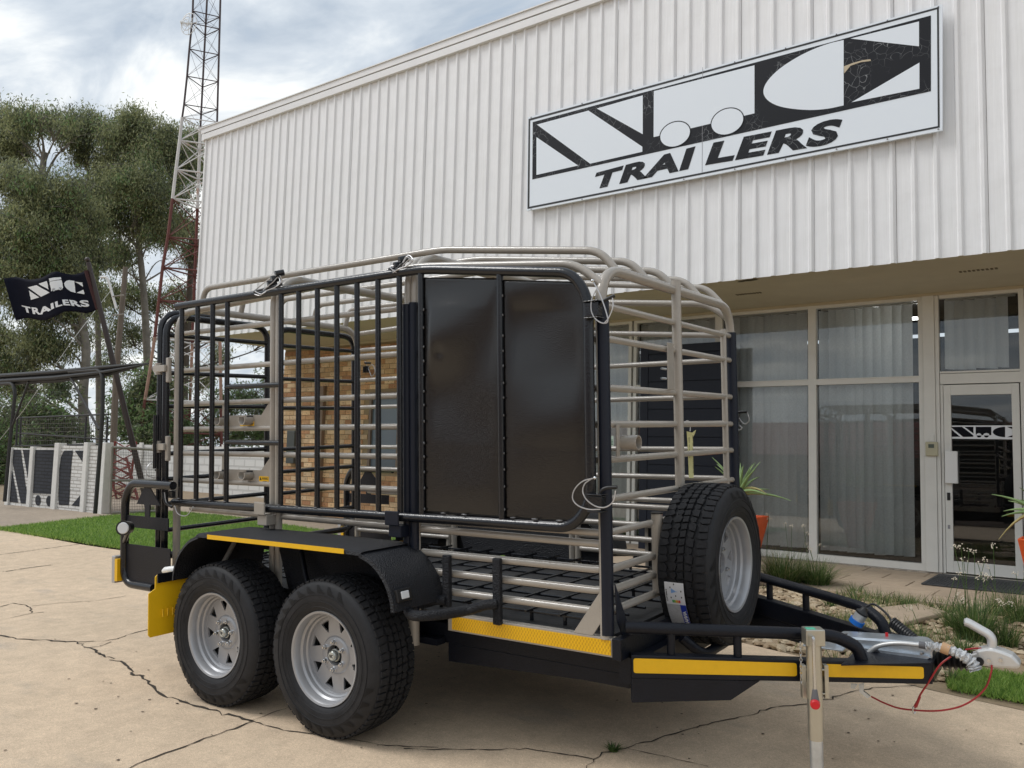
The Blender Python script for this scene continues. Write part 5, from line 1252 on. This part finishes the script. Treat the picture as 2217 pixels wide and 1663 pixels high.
def wheel(mtx):
    global first_wheel
    if first_wheel is None:
        w = rimb.build('wheel', silver, TR, smooth=32)
        t = ty[0].build('tyre', rubber, w, smooth=50)
        o = ty[1].build('tread_blocks', rubtread, t if False else w); o['kind'] = 'stuff'
        ty[2].build('sidewall_ornament', rubber2, w)['kind'] = 'stuff'; ty[3].build('sidewall_rings', rubber, w, smooth=60)['kind'] = 'stuff'
        b = MB(); b.lathe([(.0,.112),(.17,.112)], n=48); b.lathe([(.17,.112),(.172,.20)], n=48); b.build('brake_drum', blkp, w)
        b = MB(); b.lathe([(0,.040),(.019,.040),(.0225,.043),(.0245,.050),(.025,.062),(.029,.063),(.029,.082),(.030,.083),(.031,.14)], n=32); hc = b.build('hub_cap', mat('zinc cap', (.42,.44,.42), .3, metal=.8), w, smooth=35)
        b = MB(); b.lathe([(0,.0385),(.0175,.0385),(.0175,.041)], n=28); b.build('cap_disc', mat('cap disc', (.55,.58,.56), .3, metal=.5), hc)
        text('cap_lettering', 'NIC', lambda u, v: Vector((-.012+u*.024, .0380, -.008+v*.016)), black_ink, hc, bold=.03)
        for k in range(6):
            a = 2*pi*k/6+.5; c_ = (.0625*cos(a), 0, .0625*sin(a)); b = MB()
            b.lathe([(0,.036),(.0055,.036),(.0062,.039),(.0062,.043),(.0100,.044),(.0108,.047),(.0108,.058),(.0130,.059)], o=c_, n=6); b.build('lug_nut', chrome, w)
        b = MB(); b.tube([(.12,.064,-.045),(.15,.056,-.050),(.178,.048,-.052)], .0035, 6); b.build('valve', blkp, w)
        first_wheel = w
    else: w = dup(first_wheel, parent=TR)
    w.matrix_local = mtx; return w
X1_, X2_ = -1.3046, -2.1138
wheel(Matrix.Translation((X1_,-.285,.357))); w2 = wheel(Matrix.Translation((X2_,-.285,.357)) @ Matrix.Rotation(.35,4,'Y'))
for x in (X1_, X2_): wheel(Matrix.Translation((x,1.785,.357)) @ Matrix.Rotation(pi,4,'Z') @ Matrix.Rotation(.8,4,'Y'))
# spare on the drawbar, its face forward
sw = wheel(Matrix.Translation((.262,.745,.772)) @ Matrix.Rotation(radians(90),4,'Z') @ Matrix.Rotation(1.2,4,'Y'))
for ch in list(sw.children):
    if ch.name.startswith(('hub_cap','brake_drum','valve')) or (ch.name.startswith('lug_nut')):
        for g_c in list(ch.children): bpy.data.objects.remove(g_c)
        bpy.data.objects.remove(ch)
b = MB(); b.lathe([(.0,.078),(.0455,.078)], n=32); b.build('back_plate', mat('grey plate', (.25,.25,.26), .5), sw)
for a in (0.6, 2.7, 4.4): b = MB(); b.lathe([(0,.040),(.0062,.040),(.0062,.046),(.0108,.047),(.0108,.059)], o=(.0625*cos(a),0,.0625*sin(a)), n=6); b.build('lug_nut', chrome, sw)
tb('spare_carrier', rpath([(.15,.40,.50),(.22,.46,.42),(.22,1.0,.42),(.15,1.1,.50)], .06), .022, blkc)
# paper label round the spare tread
def lab(u, v, off=0.): # u across, v down
    th = radians(-6)-v*.62; r = .3675+off; x = .262-.180+u*.088*1.0; return Vector((x, .745-r*cos(th)*1.0, .772+r*sin(th)))
def labp(pts, m, off, nm, par): b = MB(); b.poly([lab(u,v,off) for u,v in pts]); return b.build(nm, m, par)
b = MB(); n = 14; V = [lab(i/4, j/n) for j in range(n+1) for i in range(5)]; b.add(V, [(j*5+i,j*5+i+1,j*5+5+i+1,j*5+5+i) for j in range(n) for i in range(4)]); lb = b.build('tyre_label', paper, TR, smooth=60)
b = MB(); V = [lab(u, .44+.56*j/n, .0012) for j in range(n+1) for u in (0,.70)]; b.add(V, [(2*j,2*j+1,2*j+3,2*j+2) for j in range(n)]); b.build('grey_field', mat('label grey', (.42,.43,.45), .5, var=.2, vs=120), lb)
b = MB(); V = [lab(u, .44+.56*j/n, .0012) for j in range(n+1) for u in (.70,1.0)]; b.add(V, [(2*j,2*j+1,2*j+3,2*j+2) for j in range(n)]); b.build('blue_field', blue_ink, lb)
text('brand_lettering', 'ANNAITE', lambda u, v: lab(.955-v*.20, .56+u*.42, .0028), white_ink, lb, bold=.04, shear=.2)
text('small_lettering', 'INMETRO', lambda u, v: lab(.12-v*.07, .14+u*.24, .0028), black_ink, lb, bold=.03)
for k, m in enumerate((mat('g1',(.02,.35,.08),.5), mat('g2',(.20,.45,.05),.5), yel, mat('g4',(.75,.22,.02),.5), redp)): labp([(.34+k*.085,.345+.0*k),(.41+k*.085,.345),(.41+k*.085,.40),(.34+k*.085,.40)], m, .002, 'energy_bar', lb)
for k in range(6): labp([(.34+.055*k,.12+.012*k),(.38+.055*k,.12+.012*k),(.38+.055*k,.21-.008*k),(.34+.055*k,.21-.008*k)], sky_ink, .002, 'noise_bar', lb)
for u, v in ((.5,.035),(.30,.10),(.85,.16),(.55,.26),(.30,.30),(.85,.28)): labp([(u+.03*cos(a), v+.018*sin(a)) for a in [2*pi*q/8 for q in range(8)]], black_ink, .002, 'pictogram', lb)

# ---- drawbar
def dbar(s):
    A = Vector((.10,yy(s,.02),0)); B = Vector((1.085,yy(s,.628),0)); d = (B-A).normalized(); n = Vector((d.y,-d.x,0))*(1 if s else -1)
    def pt(x_, z, off=0.): return Vector((x_, 0, 0)) if 0 else A+d*x_+n*off+Vector((0,0,z))
    Ln = (B-A).length
    b = MB(); b.prism([pt(0,.505), pt(Ln,.475), pt(Ln,.397), pt(0,.415)], n*-.055); bm_ = b.build('drawbar_beam', blkc, TR, bev=.004)
    b = MB(); b.prism([pt(0,.4145,-.006), pt(.50,.405,-.006), pt(.385,.330,-.006), pt(0,.318,-.006)], n*-.045); b.build('web_plate', blkc, bm_, bev=.002)
    for x0, x1 in ((.008,.640),(.712,Ln-.035)):
        def zt(x_): return .505-.030*x_/Ln-.012
        def zb(x_): return .415-.018*x_/Ln+.021
        b = MB(); b.prism(rpath([pt(x0,zt(x0),.0005), pt(x1,zt(x1),.0005), pt(x1,zb(x1),.0005), pt(x0,zb(x0),.0005)], .010, 4, closed=True), n*.0015); b.build('reflective_tape', yel, bm_)
    P = [pt(-.02,.607,-.028), pt(.66,.583,-.028), pt(.80,.575,-.028), pt(.885,.530,-.028), pt(.90,.48,-.028)]
    tb('guard_rail', spline(rpath(P, .05, 5), 2), .0245, blkc, bm_)
    for x_ in (.16,.42): tb('guard_post', [pt(x_,.495,-.028), pt(x_,.60,-.028)], .017, blkc, bm_)
    return pt, bm_
ptn, bmn = dbar(1); dbar(0)
box('nose_plate', (1.02,.645,.40), (1.085,.855,.478), blkc, TR, bev=.004)
b = MB(); b.prism([(.80,.40,.479),(1.08,.62,.476),(1.08,.88,.476),(.80,1.10,.479)], (0,0,.004)); b.build('top_plate', blkc, TR)
# overrun housing, galvanised
YHc = .75
b = MB(); b.prism([(.705,.69,.472),(1.078,.69,.472),(1.078,.69,.512),(1.045,.69,.536),(.90,.69,.530),(.715,.69,.518),(.705,.69,.505)], (0,.12,0)); hs = b.build('coupling_housing', galv, TR, bev=.008)
b = MB(); b.prism([(.74,.665,.4805),(1.06,.665,.4805),(1.075,.67,.488),(1.06,.665,.4925),(.76,.665,.4925)], (0,.17,0)); b.build('flange', galv, hs, bev=.002)
box('flange_plate', (.60,.60,.4805), (.76,.90,.487), galv, hs, bev=.002)
for x, y in ((.75,.72),(.79,.78),(.80,.675),(1.04,.675)): b = MB(); b.lathe([(0,.010),(.008,.010),(.008,0)], o=(x,y,.517 if y > .69 else .492), ax='z', n=6); b.build('bolt', chrome, hs)
b = MB(); b.tube([(.90,.75,.528),(.90,.75,.545)], .006, 8); b.build('grease_cap', redp, hs)
def H(px, py, y=.70): return PT(px, py, 1, y)
lv = tb('handbrake_lever', spline([H(1868,1432,.655), H(1882,1412,.655), H(1905,1398,.655), H(1945,1393,.655), H(1992,1397,.655)], 5), .0095, alu, TR)
b = MB(); b.prism([H(1856,1438,.665), H(1862,1416,.665), H(1895,1400,.665), H(1915,1422,.665), H(1900,1436,.665)], (0,.02,0)); b.build('lever_pivot', mat('pivot plate', (.16,.165,.18), .4, metal=.6), lv, bev=.002)
b = MB(); b.tube([H(1990,1396,.655), H(2008,1399,.655)], [.0135,.0135], 12); b.build('lever_grip', mat('grip grey', (.12,.12,.13), .5), lv, smooth=50)
W_ = spline([H(2004,1397,.65), H(2030,1401,.65), H(2060,1408,.65), H(2085,1420,.65), H(2105,1436,.65), H(2112,1450,.65)], 8); b = MB()
b.tube(W_, [(.0155+.004*sin(i*1.9)+.003*random.random())*(1 if i < 22 else 1.2) for i in range(len(W_))], 12)
V2 = []
for v in b.v: V2.append((v[0]+random.gauss(0,.0016), v[1]+random.gauss(0,.0016), v[2]+random.gauss(0,.0016)))
b.v = V2; b.build('plastic_wrap', wrap, lv)
b = MB(); b.tube([H(2038,1401,.65), H(2056,1408,.65)], [.0215,.0215], 14); b.build('tape_band', tan, lv, smooth=50)
b = MB(); b.prism([H(2085,1432,.648), H(2112,1436,.648), H(2110,1455,.648), H(2104,1448,.648), H(2098,1444,.648)], (0,.002,0)); b.build('wrap_tail', wrap, lv)
# bellows
b = MB(); P = []; 
for i in range(15): t = i/14; P.append(((.050 if i%2 else .034)*(1-.25*t), 1.085+.135*t))
b.lathe(P, o=(0,.735,.478), ax='x', n=28); b.build('rubber_bellows', blkp, TR, smooth=60)
# coupling head
b = MB(); yc0 = .70
pts = [(2112,1408),(2135,1404),(2150,1405),(2170,1411),(2192,1420),(2207,1435),(2210,1446),(2200,1449),(2150,1446),(2118,1441)]
b.prism([H(px,py,yc0) for px,py in pts], (0,.075,0)); ch_ = b.build('coupling_head', alu, TR, bev=.010)
b = MB(); pts = [(2100,1418),(2120,1412),(2125,1440),(2104,1438)]; b.prism([H(px,py,.71) for px,py in pts], (0,.055,0)); b.build('neck', alu, ch_, bev=.004)
c0 = H(2120,1432,.699); b = MB(); b.tube([c0, c0-Vector((0,.006,0))], .0165, 20); b.build('socket', blkp, ch_, smooth=40)
for px, py in ((2141,1430),(2166,1429)): c0 = H(px,py,.699); b = MB(); b.tube([c0, c0-Vector((0,.004,0))], .0075, 14); b.build('rivet', chrome, ch_, smooth=40)
b = MB(); yh = .735; b.tube(rpath([H(2147,1412,yh), H(2148,1385,yh), H(2142,1374,yh), H(2098,1349,yh), H(2090,1346,yh)], .03, 5), .0172, 10); hb = MB()
for v in b.v: hb.v.append((v[0], yh+(v[1]-yh)*1.35, v[2]))
hb.f = b.f; hb.m = b.m; hb.build('coupling_handle', alu, ch_, smooth=50)
b = MB(); b.ico(H(2182,1430,.737), .030, (1.25,1.15,.62)); o = b.build('nose_dome', alu, ch_, smooth=80); o.modifiers.new('s','SUBSURF').levels = 2
b = MB(); b.tube([H(2092,1346,yh)-Vector((0,0,.0)), H(2087,1345,yh)], [.0150,.010], 10); b.build('handle_tip', alu, ch_, smooth=60)
b = MB(); b.prism([H(2170,1413,.72), H(2185,1415,.72), H(2188,1419,.72), H(2172,1418,.72)], (0,.03,0)); b.build('green_sticker', mat('green sticker', (.10,.50,.33), .5), ch_)
# breakaway cable, plug
tb('breakaway_cable', spline([H(1886,1508,.62), H(1912,1521,.62), H(1945,1533,.62), H(1985,1538,.62), H(2030,1539,.62), H(2075,1531,.63), H(2110,1513,.65), H(2135,1487,.67), H(2146,1455,.69), H(2147,1440,.70)], 6), .0034, redc, n=7)
tb('breakaway_cable', spline([H(1981,1532,.62), H(1992,1505,.62), H(2010,1478,.62), H(2035,1440,.63), H(2059,1421,.64)], 6), .0036, redc, n=7)
tb('cable_sleeve', [H(1982,1530,.618), H(1992,1508,.618)], [.007,.004], redc)
q = H(1979,1537,.618); b = MB(); b.tube([q+Vector((.004*cos(a), .004*cos(a), .013*sin(a))) for a in [2*pi*k/14 for k in range(14)]], .0028, 6, closed=True); b.build('split_ring', chrome, TR, smooth=60)
tb('breakaway_cable', spline([H(2090,1407,.72), H(2108,1404,.72), H(2125,1404,.72)], 4), .0035, redc, n=7)
b = MB(); b.prism([H(px,py,.60) for px,py in ((1859,1482),(1870,1480),(1869,1496),(1884,1508),(1878,1512),(1860,1498))], (0,.01,0)); b.build('cable_bracket', galv, TR)
b = MB(); b.prism([H(px,py,.60) for px,py in ((1842,1481),(1856,1482),(1850,1492),(1842,1490))], (0,.01,0)); b.build('cable_bracket', galv, TR)
pa, pb = H(1852,1350,.90), H(1878,1309,.90); dv = (pb-pa).normalized()
b = MB(); b.tube([pa-dv*.0, pa+dv*.020], [.031,.032], 18); pg_ = b.build('plug_collar', bluep, TR, smooth=40)
b = MB(); b.tube([pa+dv*.0205, pa+dv*.052], .026, 18); b.build('plug_body', alu, pg_, smooth=40)
b = MB(); b.tube([pa+dv*.0525, pa+dv*.060, pa+dv*.066, pa+dv*.085], [.027,.027,.018,.011], 14); b.build('plug_boot', blkp, pg_, smooth=50)
tb('plug_cable', spline([pb-dv*.01, H(1890,1308,.90), H(1905,1316,.88), H(1922,1332,.86), H(1933,1350,.84)], 6), .0048, blkp, n=8)
a, c_ = H(1932,1347,.84), H(1985,1390,.80); ax_ = (c_-a).normalized(); n1_ = ax_.orthogonal().normalized(); n2_ = ax_.cross(n1_); P = []
for i in range(170): t = i/169; th = t*2*pi*11; P.append(a.lerp(c_, t)+(n1_*cos(th)+n2_*sin(th))*.0185)
tb('coiled_cable', P, .0062, blkp, n=6)

# jockey stand clamped to the near beam
sx, sy = .7195, .325
stn = tb('jockey_stand', [(sx,sy,.21),(sx,sy,.585)], .0285, zincy, n=24)
MB().tube([(sx,sy,.012),(sx,sy,.2095)], .0245, 20).build('inner_tube', galv, stn, smooth=40); MB().tube([(sx,sy,.0),(sx,sy,.012)], .05, 20).build('foot', galv, stn, smooth=40)
b = MB(); b.box((-.036,-.032,0), (.036,.032,.062), R=Matrix.Rotation(.55,3,'Z'), at=(sx,sy,.565)); b.build('head_box', zincy, stn, bev=.004)
b = MB(); b.box((-.030,-.026,.0622), (.005,.010,.0628), R=Matrix.Rotation(.55,3,'Z'), at=(sx,sy,.565)); b.build('green_sticker', mat('green sticker', (.10,.50,.33), .5), stn)
hd_ = (CT-Vector((sx,sy,.5))); hd_.z = 0; hd_.normalize(); q = Vector((sx,sy,0))+hd_*.036
b = MB(); b.tube(spline([q+Vector((0,0,.600)), q+hd_*.022+Vector((0,0,.603)), q+hd_*.030+Vector((0,0,.585)), q+hd_*.030+Vector((0,0,.41)), q+hd_*.032+Vector((0,0,.385))], 5), .0058, 10); b.build('crank', chrome, stn, smooth=50)
b = MB(); b.tube([q+hd_*.030+Vector((0,0,.415)), q+hd_*.032+Vector((0,0,.375))], [.009,.0155], 14); b.build('crank_boss', mat('crank grey', (.13,.13,.14), .4), stn, smooth=50)
q2 = q+hd_*.046+Vector((0,0,.366)); b = MB(); b.tube([q2-hd_*.018, q2+hd_*.008, q2+hd_*.012], [.0175,.0175,.013], 20); b.build('crank_knob', redp, stn, smooth=40)
b = MB(); R55 = Matrix.Rotation(.55,3,'Z')
for z0 in (.375,.465): b.box((-.048,-.004,0), (.048,.03,.006), R=R55, at=(sx-.0,sy+.008,z0))
b.box((-.050,-.006,-.05), (-.034,.024,.075), R=R55, at=(sx-.0,sy+.009,.410)); b.box((.034,-.006,-.05), (.050,.024,.075), R=R55, at=(sx-.0,sy+.009,.410)); b.build('clamp', zincy, stn, bev=.002)
b = MB(); lx = PT(1735,1390,1,.31)
for i in range(13):
    c0 = Vector((lx.x-.002, .305, lx.z-.004-i*.0125)); R_ = [(.0045*cos(a), .007*sin(a)) for a in [2*pi*k/10 for k in range(10)]]
    b.tube([c0+(Vector((u,0,v)) if i%2 else Vector((0,u,v))) for u, v in R_], .0014, 5, closed=True)
b.build('pin_chain', chrome, stn, smooth=60)

# latches: clevis, L pin and looped wire
def latch(c, pin, loops, s=1., nm='latch'):
    c = Vector(c); b = MB(); b.box((-.030*s,-.024*s,-.028*s), (.030*s,.018*s,.028*s), at=c); b.box((-.036*s,-.030*s,.030*s), (.034*s,.024*s,.036*s), at=c); b.box((-.034*s,-.028*s,-.036*s), (.034*s,.024*s,-.030*s), at=c); l_ = b.build(nm, blk, TR, bev=.003)
    MB().tube(rpath([Vector(p) for p in pin], .02, 4), .0075, 8).build('pin', blkp, l_, smooth=50)
    for lo in loops: MB().tube(spline([Vector(p) for p in lo], 7), .0028, 6).build('wire_loop', cablew, l_, smooth=60)
    return l_
def LT(px, py, y=-.10): return PT(px, py, 1, y)
latch((.010,-.075,1.870), [LT(1296,664,-.075), LT(1308,650,-.075), LT(1331,640,-.06)], [[LT(1283,608), LT(1300,640), LT(1316,690), LT(1308,700), LT(1292,693), LT(1281,675), LT(1281,650), LT(1290,628)], [LT(1326,645), LT(1327,665), LT(1318,688), LT(1308,700)]])
latch((.012,-.075,1.105), [LT(1300,1078,-.075), LT(1300,1063,-.075), LT(1312,1056,-.07), LT(1336,1055,-.06)], [[LT(1288,1035), LT(1262,1042), LT(1244,1060), LT(1240,1080), LT(1252,1095), LT(1275,1103), LT(1300,1103)], [LT(1282,1036), LT(1266,1048), LT(1262,1066), LT(1272,1084), LT(1292,1097), LT(1312,1098), LT(1328,1085), LT(1333,1062)]])
b = MB(); q = LT(1288,1035); b.ico(q, .008); b.build('wire_end', chrome, TR, smooth=60); b = MB(); q = LT(1283,608); b.ico(q, .008); b.build('wire_end', chrome, TR, smooth=60)
for (x, z, pts) in ((-1.975,2.185,((570,628),(590,612),(602,600),(606,612),(592,625),(575,632),(562,640),(548,634),(560,622),(585,602))), (-1.07,2.19,((858,590),(845,578),(868,572),(880,556),(890,566),(878,578),(858,586),(850,592),(862,584),(888,560)))):
    q = LT(*pts[0], -.06); c0 = LT(pts[2][0]-8, pts[2][1]+8, -.045)
    b = MB()
    for k in range(3): p_ = c0+Vector((-.02+.03*k,0,-.02+.025*k)); b.tube([p_+Vector((-.01,-.02,0)), p_+Vector((.012,.02,.012))], .021-.002*k, 12)
    l_ = b.build('top_latch', blk, TR, smooth=40); MB().tube([LT(pts[7][0]+3,pts[7][1]-2,-.07), LT(pts[3][0]+4,pts[3][1]+4,-.055)], .0085, 8).build('pin', blkp, l_, smooth=50)
    MB().tube(spline([LT(a, c_, -.08+.012*(i%3)) for i, (a, c_) in enumerate(pts)], 6), .0030, 6).build('wire_loop', cablew, l_, smooth=60)
    MB().tube(spline([LT(a+4, c_-3, -.09+.015*(i%2)) for i, (a, c_) in enumerate(pts[2:8])], 6), .0030, 6).build('wire_loop', cablew, l_, smooth=60)
def FT(px, py): return PT(px, py, 1, 1.56)
latch(tuple(FT(1594,905)), [FT(1592,893), FT(1617,892)], [[FT(1618,893), FT(1622,910), FT(1612,918), FT(1600,905), FT(1594,888)], [FT(1600,920), FT(1606,928), FT(1596,930), FT(1594,915)]], .6)
latch(tuple(FT(793,800)), [FT(790,786), FT(802,786)], [[FT(790,782), FT(798,800), FT(805,815), FT(812,803), FT(806,790), FT(796,797)]], .7)
def RT(px, py): return PT(px, py, 0, -3.03)
latch(tuple(RT(362,850)), [RT(340,845), RT(362,843)], [[RT(361,822), RT(352,850), RT(345,868), RT(338,862), RT(352,843), RT(365,835)]], .6, 'rear_latch'); latch(tuple(RT(352,1030)), [RT(336,1018), RT(350,1018)], [[RT(357,992), RT(335,998), RT(318,1012), RT(320,1030), RT(340,1035)]], .7, 'rear_latch')
latch(tuple(PT(373,1070,1,-.10)), [PT(352,1066,1,-.12), PT(358,1090,1,-.12), PT(372,1098,1,-.12)], [[PT(356,1066,1,-.12), PT(360,1088,1,-.12), PT(372,1096,1,-.12)], [PT(378,1095,1,-.13), PT(385,1112,1,-.13), PT(402,1117,1,-.13), PT(414,1105,1,-.13), PT(418,1097,1,-.13)]], .6)

# bracket plate and pins on the middle front post, pipe stub, sticker
mp_ = box('post_plate', (.0,.655,1.555), (.005,.725,1.775), beige, TR, bev=.002); p0, p1 = PT(1440,770,0,.012), PT(1458,845,0,.012)
mp_.data.transform(Matrix.Translation((.02, p0.y-.655, p1.z-1.555)))
for px, py in ((1432,798),(1432,819)): q = PT(px,py,0,.03); MB().tube([q, q+Vector((0,.05,0))], .005, 8).build('pin', galv, mp_, smooth=50)
q = PT(1352,958,0,.03); b = MB(); b.lathe([(.030,.0),(.030,.075),(.0255,.075),(.0255,0)], o=(q.x-.01,q.y,q.z), ax='x', n=26, close=True); stb = b.build('pipe_stub', beige, TR, smooth=50)
q0_, q1_ = PT(1333,920,0,.02), PT(1341,988,0,.02); box('stub_plate', (.019,q0_.y,q1_.z), (.024,q1_.y,q0_.z), beige, stb, bev=.001)
sa, sb = PT(1316,944,0,.024), PT(1329,966,0,.024); s_ = box('green_label', (.0225,sa.y,sb.z), (.0235,sb.y,sa.z), mat('label mint', (.50,.60,.53), .5), TR)
b = MB()
for k in range(4): b.box((.0237, sa.y+.004+.001*k, sb.z+.006+k*.006), (.0242, sb.y-.006, sb.z+.0085+k*.006))
b.build('print', mat('ink green', (.03,.14,.08), .5), s_)

# hanging tag: a thing of its own
ht = thing('hanging_tag', 'long pale yellow paper tag hanging on a wire from the front rails', 'tag'); ht.matrix_world = MB3.to_4x4(); TQ = lambda px, py: PT(px, py, 0, -.035)
b = MB(); b.prism([TQ(px,py) for px,py in ((1487,934),(1499,937),(1507,931),(1504,940),(1500,947),(1502,1035),(1492,1035),(1489,960))], (-.0012,0,0)); tg = b.build('paper', tagm, ht)
MB().tube(spline([TQ(1482,914), TQ(1488,911), TQ(1494,914), TQ(1495,922), TQ(1494,934)], 5), .0022, 6).build('wire', cablew, ht, smooth=60)
ti = mat('tag ink', (.10,.09,.05), .6); b = MB()
for col_, (a, c_, d, e_) in enumerate(((1491.5,948,1493,992), (1499.5,944,1501.5,1030))):
    n_ = int((e_-c_)/2.2)
    for k in range(n_):
        if random.random() < .22: continue
        t_ = k/n_; p = TQ(a+(d-a)*t_, c_+(e_-c_)*t_); w = random.uniform(.003,.007); b.box((p.x+.0006, p.y-w, p.z-.0014), (p.x+.0012, p.y+w, p.z+.0014))
o = b.build('print', ti, ht); o['kind'] = 'stuff'
